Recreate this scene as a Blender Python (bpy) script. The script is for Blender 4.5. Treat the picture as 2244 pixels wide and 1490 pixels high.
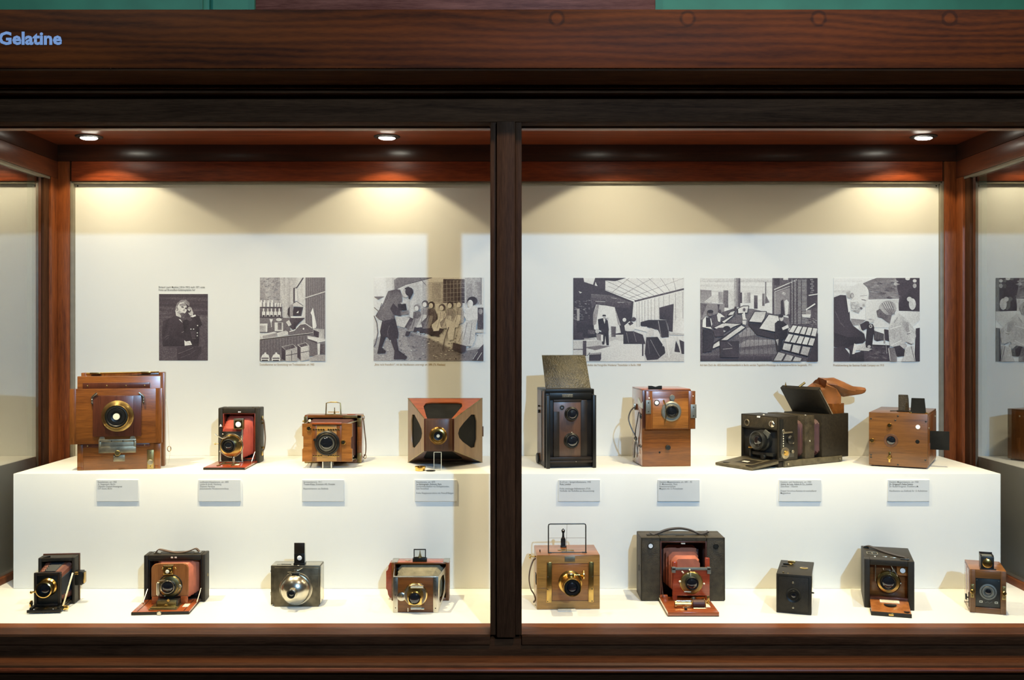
import bpy, bmesh, math, random
from mathutils import Vector, Matrix
random.seed(7)
for o in list(bpy.data.objects): bpy.data.objects.remove(o)
S = bpy.context.scene
COL = S.collection
# ------------------------------------------------------------------ camera
F = 2232.0; VX, VY = 1111.0, 727.0; EYE = 1.5      # focal length in px, vanishing point, eye height
cam = bpy.data.cameras.new('camera'); cam_o = bpy.data.objects.new('camera', cam); COL.objects.link(cam_o)
cam.sensor_width = 36; cam.lens = 36 * F / 2244
cam.shift_x = (1122 - VX) / 2244; cam.shift_y = -(745 - VY) / 2244
cam_o.location = (0, 0, EYE); cam_o.rotation_euler = (math.pi / 2, 0, 0)
S.camera = cam_o
# ------------------------------------------------------------------ world, room lamps, exposure
W = bpy.data.worlds.new('world'); S.world = W; W.use_nodes = True
W.node_tree.nodes['Background'].inputs[0].default_value = (1, .86, .70, 1)
W.node_tree.nodes['Background'].inputs[1].default_value = .02
S.view_settings.view_transform = 'Standard'; S.view_settings.look = 'None'
S.view_settings.exposure = 0; S.view_settings.gamma = 1; S.view_settings.use_curve_mapping = False
def spot(name, loc, aim, watts, color, size, blend, radius):
    l = bpy.data.lights.new(name, 'SPOT'); l.energy = watts; l.color = color
    l.spot_size = math.radians(size); l.spot_blend = blend; l.shadow_soft_size = radius
    o = bpy.data.objects.new(name, l); COL.objects.link(o); o.location = loc
    o.rotation_euler = (Vector(aim) - Vector(loc)).to_track_quat('-Z', 'Y').to_euler()
    return o
ROOM = (.36, .65, 1.0); HALO = (1.0, .83, .50)
spot('room_track_lamp', (.78, -1.1, 2.62), (.1, 2.4, 1.45), 340, ROOM, 62, .6, .03)
spot('added_header_fill', (.5, .9, 3.0), (.5, 1.95, 2.05), 60, (1, .76, .48), 85, 1, .05)  # warm fill added to brighten the header board, not a visible lamp
spot('room_wall_lamp', (-1.6, .6, 3.3), (-.4, 3.0, 2.6), 60, (.95, 1, .95), 80, .8, .05)
spot('room_wall_lamp', (1.5, .6, 3.3), (.9, 3.0, 2.6), 60, (.95, 1, .95), 80, .8, .05)

# ------------------------------------------------------------------ materials (procedural)
MATS = {}
def nt(name):
    m = bpy.data.materials.new(name); m.use_nodes = True
    t = m.node_tree; b = t.nodes['Principled BSDF']; MATS[name] = m
    return m, t, b
def N(t, ty, **kw):
    n = t.nodes.new(ty)
    for k, v in kw.items():
        if k in n.inputs: n.inputs[k].default_value = v
        else: setattr(n, k, v)
    return n
def plain(name, col, rough=.5, metal=0, bump=0, bscale=300, var=.12, spec=.5, coat=0):
    m, t, b = nt(name)
    b.inputs['Roughness'].default_value = rough; b.inputs['Metallic'].default_value = metal
    b.inputs['Specular IOR Level'].default_value = spec; b.inputs['Coat Weight'].default_value = coat
    b.inputs['Coat Roughness'].default_value = .15
    tc = N(t, 'ShaderNodeTexCoord'); no = N(t, 'ShaderNodeTexNoise', Scale=bscale, Detail=3.0)
    t.links.new(tc.outputs['Object'], no.inputs['Vector'])
    no2 = N(t, 'ShaderNodeTexNoise', Scale=bscale / 6, Detail=4.0)
    t.links.new(tc.outputs['Object'], no2.inputs['Vector'])
    r = N(t, 'ShaderNodeValToRGB')
    r.color_ramp.elements[0].position = .3; r.color_ramp.elements[1].position = .7
    r.color_ramp.elements[0].color = tuple(c * (1 - var) for c in col) + (1,)
    r.color_ramp.elements[1].color = tuple(min(1, c * (1 + var)) for c in col) + (1,)
    t.links.new(no2.outputs['Fac'], r.inputs['Fac']); t.links.new(r.outputs['Color'], b.inputs['Base Color'])
    if bump:
        bp = N(t, 'ShaderNodeBump', Strength=bump, Distance=.0006)
        t.links.new(no.outputs['Fac'], bp.inputs['Height']); t.links.new(bp.outputs['Normal'], b.inputs['Normal'])
    return m
def wood(name, dark, light, ax='x', rough=.32, scale=1.0, coat=.25, bump=.15, rot=0, figure=.5, spec=.5):
    m, t, b = nt(name); b.inputs['Specular IOR Level'].default_value = spec
    b.inputs['Roughness'].default_value = rough; b.inputs['Coat Weight'].default_value = coat
    b.inputs['Coat Roughness'].default_value = .18
    tc = N(t, 'ShaderNodeTexCoord'); mp = N(t, 'ShaderNodeMapping')
    k = [1, 1, 1]; k['xyz'.index(ax)] = .07
    mp.inputs['Scale'].default_value = [v * scale for v in k]
    if rot: mp.inputs['Rotation'].default_value = (0, rot, 0)
    t.links.new(tc.outputs['Object'], mp.inputs['Vector'])
    fine = N(t, 'ShaderNodeTexNoise', Scale=420.0, Detail=5.0, Roughness=.65)
    big = N(t, 'ShaderNodeTexNoise', Scale=38.0, Detail=4.0, Distortion=1.2)
    for n in (fine, big): t.links.new(mp.outputs['Vector'], n.inputs['Vector'])
    mx = N(t, 'ShaderNodeMix'); mx.inputs['Factor'].default_value = figure
    t.links.new(fine.outputs['Fac'], mx.inputs['A']); t.links.new(big.outputs['Fac'], mx.inputs['B'])
    r = N(t, 'ShaderNodeValToRGB')
    r.color_ramp.elements[0].position = .34; r.color_ramp.elements[1].position = .66
    r.color_ramp.elements[0].color = (*dark, 1); r.color_ramp.elements[1].color = (*light, 1)
    t.links.new(mx.outputs['Result'], r.inputs['Fac']); t.links.new(r.outputs['Color'], b.inputs['Base Color'])
    bp = N(t, 'ShaderNodeBump', Strength=bump, Distance=.0005)
    t.links.new(fine.outputs['Fac'], bp.inputs['Height']); t.links.new(bp.outputs['Normal'], b.inputs['Normal'])
    return m
def veneer(name, dark, light):
    """header board: flowing cathedral grain that climbs to the right, with knots at an even pitch along the top"""
    m, t, b = nt(name)
    b.inputs['Roughness'].default_value = .55; b.inputs['Specular IOR Level'].default_value = .08
    tc = N(t, 'ShaderNodeTexCoord'); L = t.links.new
    mp = N(t, 'ShaderNodeMapping'); mp.inputs['Rotation'].default_value = (0, -.10, 0); mp.inputs['Scale'].default_value = (.16, 1, 1)
    L(tc.outputs['Object'], mp.inputs['Vector'])
    n1 = N(t, 'ShaderNodeTexNoise', Scale=20.0, Detail=2.0); L(mp.outputs['Vector'], n1.inputs['Vector'])
    wv = N(t, 'ShaderNodeTexWave', Scale=21.0, Distortion=14.0, Detail=3.0); wv.bands_direction = 'Z'
    wv.inputs['Detail Scale'].default_value = .55; L(mp.outputs['Vector'], wv.inputs['Vector'])
    n2 = N(t, 'ShaderNodeTexNoise', Scale=330.0, Detail=4.0); L(mp.outputs['Vector'], n2.inputs['Vector'])
    # knots: distance to the nearest of a row of points
    sx = N(t, 'ShaderNodeSeparateXYZ'); L(tc.outputs['Object'], sx.inputs[0])
    def M(op, a, b_=None):
        n = N(t, 'ShaderNodeMath', operation=op)
        for i, v in enumerate((a, b_)):
            if v is None: continue
            if isinstance(v, (int, float)): n.inputs[i].default_value = v
            else: L(v, n.inputs[i])
        return n.outputs[0]
    P = .2469
    xr = M('SUBTRACT', M('MODULO', M('ADD', sx.outputs[0], 10 * P - .0938 + P / 2), P), P / 2)
    zr = M('SUBTRACT', sx.outputs[2], 2.0905)
    d = M('SQRT', M('ADD', M('MULTIPLY', xr, xr), M('MULTIPLY', zr, zr)))
    only = M('GREATER_THAN', sx.outputs[0], .04)
    core = N(t, 'ShaderNodeMapRange'); L(d, core.inputs[0])
    for i, v in ((1, .0085), (2, .013), (3, 1), (4, 0)): core.inputs[i].default_value = v
    rim = N(t, 'ShaderNodeMapRange'); L(d, rim.inputs[0])
    for i, v in ((1, .010), (2, .017), (3, 1), (4, 0)): rim.inputs[i].default_value = v
    ringd = M('MULTIPLY', M('SUBTRACT', rim.outputs[0], core.outputs[0]), only)
    mx = N(t, 'ShaderNodeMix'); mx.inputs['Factor'].default_value = .26
    L(n1.outputs['Fac'], mx.inputs['A']); L(wv.outputs['Fac'], mx.inputs['B'])
    mx2 = N(t, 'ShaderNodeMix'); mx2.inputs['Factor'].default_value = .3
    L(mx.outputs['Result'], mx2.inputs['A']); L(n2.outputs['Fac'], mx2.inputs['B'])
    fac = M('ADD', M('SUBTRACT', mx2.outputs['Result'], M('MULTIPLY', ringd, .35)), M('MULTIPLY', M('MULTIPLY', core.outputs[0], only), .12))
    r = N(t, 'ShaderNodeValToRGB')
    r.color_ramp.elements[0].position = .28; r.color_ramp.elements[1].position = .72
    r.color_ramp.elements[0].color = (*dark, 1); r.color_ramp.elements[1].color = (*light, 1)
    L(fac, r.inputs['Fac']); L(r.outputs['Color'], b.inputs['Base Color'])
    bp = N(t, 'ShaderNodeBump', Strength=.35, Distance=.001); L(fac, bp.inputs['Height']); L(bp.outputs['Normal'], b.inputs['Normal'])
    return m
def pane(name, f0, tint=(1, 1, 1)):
    m = bpy.data.materials.new(name); m.use_nodes = True; t = m.node_tree; t.nodes.clear(); MATS[name] = m
    out = N(t, 'ShaderNodeOutputMaterial'); tr = N(t, 'ShaderNodeBsdfTransparent'); tr.inputs[0].default_value = (*tint, 1)
    gl = N(t, 'ShaderNodeBsdfGlossy', Roughness=.0); lw = N(t, 'ShaderNodeLayerWeight', Blend=.5)
    gl.inputs['Roughness'].default_value = 0
    pw = N(t, 'ShaderNodeMath', operation='POWER'); pw.inputs[1].default_value = 5
    t.links.new(lw.outputs['Facing'], pw.inputs[0])
    ma = N(t, 'ShaderNodeMath', operation='MULTIPLY_ADD'); ma.inputs[1].default_value = 1 - f0; ma.inputs[2].default_value = f0
    t.links.new(pw.outputs[0], ma.inputs[0])
    mi = N(t, 'ShaderNodeMixShader'); t.links.new(ma.outputs[0], mi.inputs[0])
    t.links.new(tr.outputs[0], mi.inputs[1]); t.links.new(gl.outputs[0], mi.inputs[2]); t.links.new(mi.outputs[0], out.inputs[0])
    return m
def lampmat(name, col, strength):
    m, t, b = nt(name); b.inputs['Emission Color'].default_value = (*col, 1); b.inputs['Emission Strength'].default_value = strength
    b.inputs['Base Color'].default_value = (.8, .8, .8, 1)
veneer('header_veneer', (.030, .0075, .0028), (.118, .026, .0045))
wood('case_x', (.026, .010, .0045), (.080, .032, .014), 'x', .6, coat=0, spec=.02)
wood('case_z', (.026, .010, .0045), (.080, .032, .014), 'z', .55, coat=0, spec=.05)
wood('sill_x', (.085, .024, .008), (.20, .062, .019), 'x', .4, coat=0, spec=.3)
wood('frieze_shade_x', (.018, .006, .003), (.060, .018, .008), 'x', .3, coat=.1, spec=.4)  # back frieze: missing lamplight put into the colour as darker wood
wood('frieze_shade_y', (.018, .006, .003), (.060, .018, .008), 'y', .3, coat=.1, spec=.4)  # side friezes get the same shade in their colour
wood('inner_x', (.075, .013, .004), (.29, .055, .013), 'x', .42, coat=0, spec=.35)
wood('inner_y', (.05, .012, .005), (.16, .042, .014), 'y', .36, coat=.12)
wood('inner_z', (.075, .018, .005), (.27, .072, .016), 'z', .42, coat=0, spec=.3)
wood('sign_plank', (.09, .022, .015), (.24, .085, .06), 'x', .5, coat=0, spec=.15)
plain('panel_white', (.80, .81, .78), .6, bump=.05, bscale=500, var=.01)
plain('plinth_white', (.84, .845, .80), .5, bump=.03, bscale=400, var=.008)
plain('strip_grey', (.20, .18, .14), .4)
plain('wall_green', (.035, .20, .115), .6, bump=.08, bscale=60, var=.12)
plain('floor_dark', (.06, .045, .035), .5)
plain('letter_blue', (.36, .46, .70), .5, var=.03)
plain('ink', (.17, .16, .13), .7, var=.02); plain('ink_brown', (.38, .25, .10), .7, var=.05)
plain('card', (.71, .73, .72), .5, var=.015); plain('card_edge', (.88, .87, .82), .5, var=.01)
plain('trim_black', (.012, .012, .012), .4)
lampmat('bulb', (1, .97, .82), 30)
pane('glass_front', .03); pane('glass_side', .45, (.9, .93, .9)); pane('acrylic', .08, (.97, .98, .97))
# camera materials
wood('mahogany', (.085, .025, .005), (.25, .084, .015), 'x', .3, 1.1)
wood('mahogany_v', (.085, .025, .005), (.25, .084, .015), 'z', .3, 1.1)
wood('mahogany_dk', (.045, .012, .006), (.10, .028, .012), 'z', .32, 1.1)
wood('teak', (.15, .052, .010), (.40, .155, .034), 'x', .28, 1.1)
wood('teak_v', (.20, .06, .014), (.46, .17, .045), 'z', .28, 1.1)
wood('oak_lt', (.20, .094, .020), (.47, .24, .055), 'x', .3, 1.0)
wood('walnut', (.055, .024, .012), (.13, .058, .028), 'z', .4)
wood('walnut_pale', (.15, .085, .034), (.32, .19, .082), 'z', .4)
wood('cherry', (.22, .045, .012), (.46, .115, .030), 'x', .22, coat=.6)
wood('red_wood', (.22, .030, .012), (.42, .065, .022), 'x', .22, coat=.6)
wood('polished', (.20, .06, .02), (.40, .14, .05), 'z', .3, coat=1, spec=.8); MATS['polished'].node_tree.nodes['Principled BSDF'].inputs['Coat Roughness'].default_value = .05; MATS['polished'].node_tree.nodes['Principled BSDF'].inputs['Coat IOR'].default_value = 1.9
plain('black_gloss', (.02, .02, .018), .12, coat=1); MATS['black_gloss'].node_tree.nodes['Principled BSDF'].inputs['Coat Roughness'].default_value = .06; MATS['black_gloss'].node_tree.nodes['Principled BSDF'].inputs['Coat IOR'].default_value = 2.2
wood('brown_old', (.075, .028, .007), (.22, .090, .020), 'x', .38, figure=.65)
plain('leather', (.021, .016, .009), .48, bump=.9, bscale=900, var=.3, spec=.3)
plain('leather_br', (.046, .035, .019), .5, bump=2.2, bscale=420, var=.4, spec=.35)
plain('leather_worn', (.10, .083, .048), .5, bump=.8, bscale=500, var=.3, spec=.35)
plain('tarnish', (.12, .10, .065), .38, .7, bump=.4, bscale=240, var=.6)
plain('leather_olive', (.050, .038, .014), .34, bump=2.5, bscale=260, var=.6)
plain('leather_tan', (.33, .12, .035), .35, bump=.6, bscale=120, var=.35)
plain('strap', (.10, .05, .02), .4, bump=.4, bscale=300, var=.3)
plain('strap_dk', (.035, .022, .012), .42, bump=.4, bscale=300, var=.3)
plain('black', (.008, .0075, .006), .38, spec=.35); plain('black_matt', (.012, .012, .012), .8)
plain('ebonised', (.020, .013, .008), .42, bump=.2, bscale=200, var=.35, spec=.3)
plain('black_cloth', (.008, .0078, .006), .75, spec=.2, bump=.6, bscale=160, var=.4)
plain('brass', (.62, .40, .12), .22, 1, var=.12); plain('brass_old', (.34, .25, .10), .35, 1, var=.3)
plain('gold', (.85, .58, .18), .16, 1, var=.08); plain('nickel', (.62, .58, .48), .25, 1, var=.12)
plain('nickel_old', (.34, .30, .21), .42, .9, bump=.2, bscale=300, var=.35)
plain('steel', (.55, .55, .52), .3, 1); plain('dark_metal', (.05, .05, .045), .35, .7)
plain('grey_metal', (.20, .205, .18), .45, .6)
plain('bellows_red', (.42, .060, .030), .6, var=.15); plain('bellows_pink', (.58, .17, .085), .6, var=.15)
plain('bellows_black', (.012, .016, .022), .5); plain('bellows_grey', (.24, .21, .13), .8, bump=.5, bscale=300, var=.3)
plain('bellows_rust', (.17, .05, .026), .6, var=.2); plain('bellows_maroon', (.075, .024, .018), .5, var=.2)
plain('ivory', (.85, .80, .62), .4, var=.02); plain('white_disc', (.95, .95, .92), .4, var=.01)
m_, t_, b_ = nt('lens_glass'); b_.inputs['Base Color'].default_value = (.006, .008, .012, 1); b_.inputs['Roughness'].default_value = .03
b_.inputs['Coat Weight'].default_value = 1; b_.inputs['Specular IOR Level'].default_value = .8
m_, t_, b_ = nt('print'); b_.inputs['Roughness'].default_value = .55
at = N(t_, 'ShaderNodeAttribute', attribute_name='tone'); tc = N(t_, 'ShaderNodeTexCoord')
no = N(t_, 'ShaderNodeTexNoise', Scale=340.0, Detail=3.0); t_.links.new(tc.outputs['Object'], no.inputs['Vector'])
no2 = N(t_, 'ShaderNodeTexNoise', Scale=900.0, Detail=2.0); t_.links.new(tc.outputs['Object'], no2.inputs['Vector'])
ad = N(t_, 'ShaderNodeMath', operation='ADD'); t_.links.new(no.outputs['Fac'], ad.inputs[0]); t_.links.new(no2.outputs['Fac'], ad.inputs[1])
ma = N(t_, 'ShaderNodeMath', operation='MULTIPLY_ADD'); ma.inputs[1].default_value = .30; ma.inputs[2].default_value = -.30
t_.links.new(ad.outputs[0], ma.inputs[0])
su = N(t_, 'ShaderNodeMath', operation='ADD'); su.use_clamp = True
t_.links.new(at.outputs['Fac'], su.inputs[0]); t_.links.new(ma.outputs[0], su.inputs[1])
rp = N(t_, 'ShaderNodeValToRGB'); e = rp.color_ramp.elements
e[0].color = (.012, .008, .012, 1); e[1].color = (.88, .87, .83, 1); e[1].position = 1
x = e.new(.3); x.color = (.075, .054, .068, 1); x = e.new(.6); x.color = (.32, .29, .29, 1); x = e.new(.84); x.color = (.72, .70, .66, 1)
t_.links.new(su.outputs[0], rp.inputs[0]); t_.links.new(rp.outputs[0], b_.inputs['Base Color'])

# ------------------------------------------------------------------ geometry helpers: each returns a function that adds a shape to a bmesh
def _face(bm, vs):
    try: bm.faces.new(vs)
    except ValueError: pass
def HX(c, bev=0):            # hexahedron from 8 corners (bottom 4 ccw, top 4)
    def f(bm):
        v = [bm.verts.new(p) for p in c]
        fs = [bm.faces.new([v[i] for i in q]) for q in ((3, 2, 1, 0), (4, 5, 6, 7), (0, 1, 5, 4), (1, 2, 6, 5), (2, 3, 7, 6), (3, 0, 4, 7))]
        if bev:
            es = list({e for q in fs for e in q.edges})
            bmesh.ops.bevel(bm, geom=es, offset=bev, segments=2, affect='EDGES', profile=.5)
    return f
def B(x0, x1, y0, y1, z0, z1, bev=.5):
    return HX([(x0, y0, z0), (x1, y0, z0), (x1, y1, z0), (x0, y1, z0), (x0, y0, z1), (x1, y0, z1), (x1, y1, z1), (x0, y1, z1)],
              min(bev, abs(x1 - x0) / 3, abs(y1 - y0) / 3, abs(z1 - z0) / 3))
def LA(x, y, z, prof, ax='y', n=32, cap=True):   # lathe: prof = [(radius, offset along axis)]
    def f(bm):
        rings = []
        for r, h in prof:
            ring = []
            for i in range(n if r > 1e-6 else 1):
                a = 2 * math.pi * i / n; c, s = r * math.cos(a), r * math.sin(a)
                ring.append(bm.verts.new({'y': (x + c, y + h, z + s), 'x': (x + h, y + c, z + s), 'z': (x + c, y + s, z + h)}[ax]))
            rings.append(ring)
        for a, b in zip(rings, rings[1:]):
            for i in range(n):
                j = (i + 1) % n
                if len(a) == 1 and len(b) == 1: continue
                if len(a) == 1: _face(bm, (a[0], b[i], b[j]))
                elif len(b) == 1: _face(bm, (a[i], b[0], a[j]))
                else: _face(bm, (a[i], b[i], b[j], a[j]))
        if not cap: bmesh.ops.remove_doubles(bm, verts=rings[0] + rings[-1], dist=1e-7); return
        for ring in (rings[0], rings[-1]):
            if len(ring) > 2: _face(bm, ring)
    return f
def CY(x, y, z, r, h, ax='y', n=24):
    k = min(.12 * r, abs(h) * .25); s = 1 if h > 0 else -1
    return LA(x, y, z, [(r - k, 0), (r, s * k), (r, h - s * k), (r - k, h)], ax, n)
def RG(x, y, z, r0, r1, h, ax='y', n=32):   # flat ring (tube with hole), outer r1, inner r0
    k = (r1 - r0) * .2
    def f(bm):
        LA(x, y, z, [(r0, h), (r0, 0), (r1, 0), (r1, h - (k if h > 0 else -k)), (r1 - k, h), (r0, h)], ax, n, False)(bm)
    return f
def DOME(x, y, z, r, h, ax='y', n=24):
    return LA(x, y, z, [(r * math.cos(a), h * math.sin(a)) for a in [i * math.pi / 2 / 6 for i in range(6)]] + [(0, h)], ax, n)
def TU(pts, r, n=8, closed=False):
    def f(bm):
        P = [Vector(p) for p in pts]; rings = []; up = None
        for i, p in enumerate(P):
            d = (P[min(i + 1, len(P) - 1)] - P[max(i - 1, 0)]).normalized()
            if closed: d = (P[(i + 1) % len(P)] - P[i - 1]).normalized()
            if up is None: up = Vector((0, 0, 1)) if abs(d.z) < .9 else Vector((1, 0, 0))
            a = d.cross(up).normalized(); b = a.cross(d).normalized(); up = b
            rings.append([bm.verts.new(p + r * (math.cos(t) * a + math.sin(t) * b)) for t in [2 * math.pi * k / n for k in range(n)]])
        pr = list(zip(rings, rings[1:])) + ([(rings[-1], rings[0])] if closed else [])
        for a, b in pr:
            for i in range(n): _face(bm, (a[i], a[(i + 1) % n], b[(i + 1) % n], b[i]))
        if not closed: _face(bm, rings[0]); _face(bm, rings[-1][::-1])
    return f
def smoothpts(pts, k=5):
    P = [Vector(p) for p in pts]; out = []
    Q = [2 * P[0] - P[1]] + P + [2 * P[-1] - P[-2]]
    for i in range(1, len(Q) - 2):
        a, b, c, d = Q[i - 1:i + 3]
        for j in range(k):
            t = j / k
            out.append(.5 * ((2 * b) + (c - a) * t + (2 * a - 5 * b + 4 * c - d) * t * t + (3 * b - a - 3 * c + d) * t ** 3))
    return out + [P[-1]]
def ST(pts, w, t, side=(0, 1, 0)):     # strap: flat ribbon of width w (along side) and thickness t
    def f(bm):
        P = smoothpts(pts); s = Vector(side); rings = []
        for i, p in enumerate(P):
            d = (P[min(i + 1, len(P) - 1)] - P[max(i - 1, 0)]).normalized(); nrm = d.cross(s).normalized()
            rings.append([bm.verts.new(p + s * a * w / 2 + nrm * b * t / 2) for a, b in ((-1, -1), (1, -1), (1, 1), (-1, 1))])
        for a, b in zip(rings, rings[1:]):
            for i in range(4): _face(bm, (a[i], a[(i + 1) % 4], b[(i + 1) % 4], b[i]))
        _face(bm, rings[0]); _face(bm, rings[-1][::-1])
    return f
def PR(pts, a0, a1, ax='y', bev=0):
    def f(bm):
        q = {'y': lambda p, a: (p[0], a, p[1]), 'x': lambda p, a: (a, p[0], p[1]), 'z': lambda p, a: (p[0], p[1], a)}[ax]
        A = [bm.verts.new(q(p, a0)) for p in pts]; Bv = [bm.verts.new(q(p, a1)) for p in pts]
        fs = [bm.faces.new(A), bm.faces.new(Bv[::-1])]
        n = len(pts)
        for i in range(n): fs.append(bm.faces.new((A[i], Bv[i], Bv[(i + 1) % n], A[(i + 1) % n])))
        if bev: bmesh.ops.bevel(bm, geom=list({e for q_ in fs[:2] for e in q_.edges}), offset=bev, segments=1, affect='EDGES')
    return f
def rrect(x0, x1, z0, z1, r, k=5, corners=(1, 1, 1, 1)):
    out = []
    for (cx, cz, a0), on in zip(((x1 - r, z1 - r, 0), (x0 + r, z1 - r, 90), (x0 + r, z0 + r, 180), (x1 - r, z0 + r, 270)), corners):
        if on: out += [(cx + r * math.cos(math.radians(a0 + 90 * i / k)), cz + r * math.sin(math.radians(a0 + 90 * i / k))) for i in range(k + 1)]
        else: out.append((cx + r * (1 if a0 in (0, 270) else -1), cz + r * (1 if a0 < 180 else -1)))
    return out
def FR(x0, x1, z0, z1, tl, tr, tb, tt, y0, y1, bev=.5):   # rectangular frame of four members
    def f(bm):
        B(x0, x0 + tl, y0, y1, z0, z1, bev)(bm); B(x1 - tr, x1, y0, y1, z0, z1, bev)(bm)
        if tb: B(x0 + tl, x1 - tr, y0, y1, z0, z0 + tb, bev)(bm)
        if tt: B(x0 + tl, x1 - tr, y0, y1, z1 - tt, z1, bev)(bm)
    return f
def BL(r0, y0, r1, y1, n, d):          # bellows: zig-zag shell from rect r0 at y0 to rect r1 at y1
    def f(bm):
        rings = []
        for i in range(2 * n + 1):
            t = i / (2 * n); k = d if i % 2 else 0
            a, b, c, e = [r0[j] + (r1[j] - r0[j]) * t for j in range(4)]
            y = y0 + (y1 - y0) * t; m = 3 + d
            x0, x1, z0, z1 = a + k, b - k, c + k, e - k
            rings.append([bm.verts.new(p) for p in ((x0 + m, y, z0), (x1 - m, y, z0), (x1, y, z0 + m), (x1, y, z1 - m), (x1 - m, y, z1), (x0 + m, y, z1), (x0, y, z1 - m), (x0, y, z0 + m))])
        for a, b in zip(rings, rings[1:]):
            for i in range(8): _face(bm, (a[i], a[(i + 1) % 8], b[(i + 1) % 8], b[i]))
        _face(bm, rings[0]); _face(bm, rings[-1][::-1])
    return f
def HOLE(P, hole, t):     # quad panel P (4 corners, 3-D) with a polygonal hole in uv, thickness vector t
    def f(bm):
        P_ = [Vector(p) for p in P]; T = Vector(t)
        def at(u, v): return (P_[0] * (1 - u) + P_[1] * u) * (1 - v) + (P_[3] * (1 - u) + P_[2] * u) * v
        cu = sum(h[0] for h in hole) / len(hole); cv = sum(h[1] for h in hole) / len(hole)
        angs = sorted(set([math.atan2(h[1] - cv, h[0] - cu) for h in hole] + [math.atan2(b - cv, a - cu) for a, b in ((0, 0), (1, 0), (1, 1), (0, 1))]))
        def hit(poly, a):
            d = (math.cos(a), math.sin(a)); best = None
            for (x0, y0), (x1, y1) in zip(poly, poly[1:] + poly[:1]):
                ex, ey = x1 - x0, y1 - y0; den = d[0] * ey - d[1] * ex
                if abs(den) < 1e-9: continue
                s = ((x0 - cu) * ey - (y0 - cv) * ex) / den; q = ((x0 - cu) * d[1] - (y0 - cv) * d[0]) / den
                if s > 1e-6 and -1e-4 <= q <= 1.0001: best = s if best is None else min(best, s)
            return (cu + best * d[0], cv + best * d[1])
        sq = [(0, 0), (1, 0), (1, 1), (0, 1)]
        o = [at(*hit(sq, a)) for a in angs]; i_ = [at(*hit(hole, a)) for a in angs]
        V = [[bm.verts.new(p) for p in L] for L in (o, i_, [p + T for p in o], [p + T for p in i_])]
        n = len(angs)
        for k in range(n):
            j = (k + 1) % n
            for a, b in ((0, 1), (1, 3), (3, 2), (2, 0)): _face(bm, (V[a][k], V[a][j], V[b][j], V[b][k]))
    return f
def make(name, shapes, mat, scale=1.0, parent=None, label=None, smooth=True):
    bm = bmesh.new()
    for s in shapes: s(bm)
    if scale != 1.0: bmesh.ops.scale(bm, vec=(scale,) * 3, verts=bm.verts)
    bmesh.ops.recalc_face_normals(bm, faces=bm.faces)
    me = bpy.data.meshes.new(name); bm.to_mesh(me); bm.free()
    if smooth:
        me.polygons.foreach_set('use_smooth', [True] * len(me.polygons)); me.set_sharp_from_angle(angle=math.radians(32))
    me.materials.append(MATS[mat])
    o = bpy.data.objects.new(name, me); COL.objects.link(o)
    if parent: o.parent = parent
    if label: o['label'] = label
    return o
def tag(o, label, cat, group=None):
    o['label'] = label; o['category'] = cat
    if group: o['group'] = group
    return o
def empty(name, loc, yaw=0):
    o = bpy.data.objects.new(name, None); o.empty_display_size = .02; COL.objects.link(o)
    o.location = loc; o.rotation_euler = (0, 0, math.radians(yaw)); return o
class Thing:
    """a thing on the plinth or the case floor; local units are u metres, x to the right, y into the case, z up"""
    def __init__(s, name, label, cat, X, Y, z, yaw, u, group=None):
        s.o = empty(name, (X, Y, z), yaw); tag(s.o, label, cat, group); s.u = u
    JOINED = ('lettering', 'print', 'scale', 'inlay', 'scroll', 'seam', 'welt')
    def __call__(s, name, mat, *shapes, p=None, label=None):
        """one mesh per connected piece; pieces too small to pick apart stay joined as stuff"""
        shapes = [q for q in shapes if q]
        if len(shapes) > 1 and any(name.endswith(k) for k in s.JOINED):
            o = make(name, shapes, mat, s.u, p or s.o, label); o['kind'] = 'stuff'; return o
        if len(shapes) == 1: return make(name, shapes, mat, s.u, p or s.o, label)
        boxes = []
        for q in shapes:
            bm = bmesh.new(); q(bm); cs = [v.co.copy() for v in bm.verts]; bm.free()
            boxes.append([(min(c[i] for c in cs), max(c[i] for c in cs)) for i in range(3)])
        grp = list(range(len(shapes)))
        for i in range(len(shapes)):
            for j in range(i):
                if all(boxes[i][k][0] <= boxes[j][k][1] + .3 and boxes[j][k][0] <= boxes[i][k][1] + .3 for k in range(3)):
                    a, b = grp[i], grp[j]; grp = [b if g == a else g for g in grp]
        first = None
        for g in dict.fromkeys(grp):
            o = make(name, [q for q, h in zip(shapes, grp) if h == g], mat, s.u, p or s.o, label); first = first or o
        return first
def px(x, y, Y): return (x - VX) * Y / F, EYE - (y - VY) * Y / F
def text(name, body, x, z, Y, width, mat, parent=None, bold=0, depth=.0002, height=None):
    c = bpy.data.curves.new(name, 'FONT'); c.body = body; c.resolution_u = 2; c.offset = bold; c.extrude = 0
    t = bpy.data.objects.new(name, c); COL.objects.link(t)
    dg = bpy.context.evaluated_depsgraph_get(); dg.update()
    me = bpy.data.meshes.new_from_object(t.evaluated_get(dg)); bpy.data.objects.remove(t); bpy.data.curves.remove(c)
    xs = [v.co.x for v in me.vertices]; ys = [v.co.y for v in me.vertices]
    k = width / (max(xs) - min(xs)); kz = height / max(ys) if height else k
    x0 = min(xs)
    for v in me.vertices: v.co = (x + (v.co.x - x0) * k, Y, z + v.co.y * kz)
    me.materials.clear(); me.materials.append(MATS[mat])
    o = bpy.data.objects.new(name, me); COL.objects.link(o)
    if parent: o.parent = parent
    return o
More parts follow.
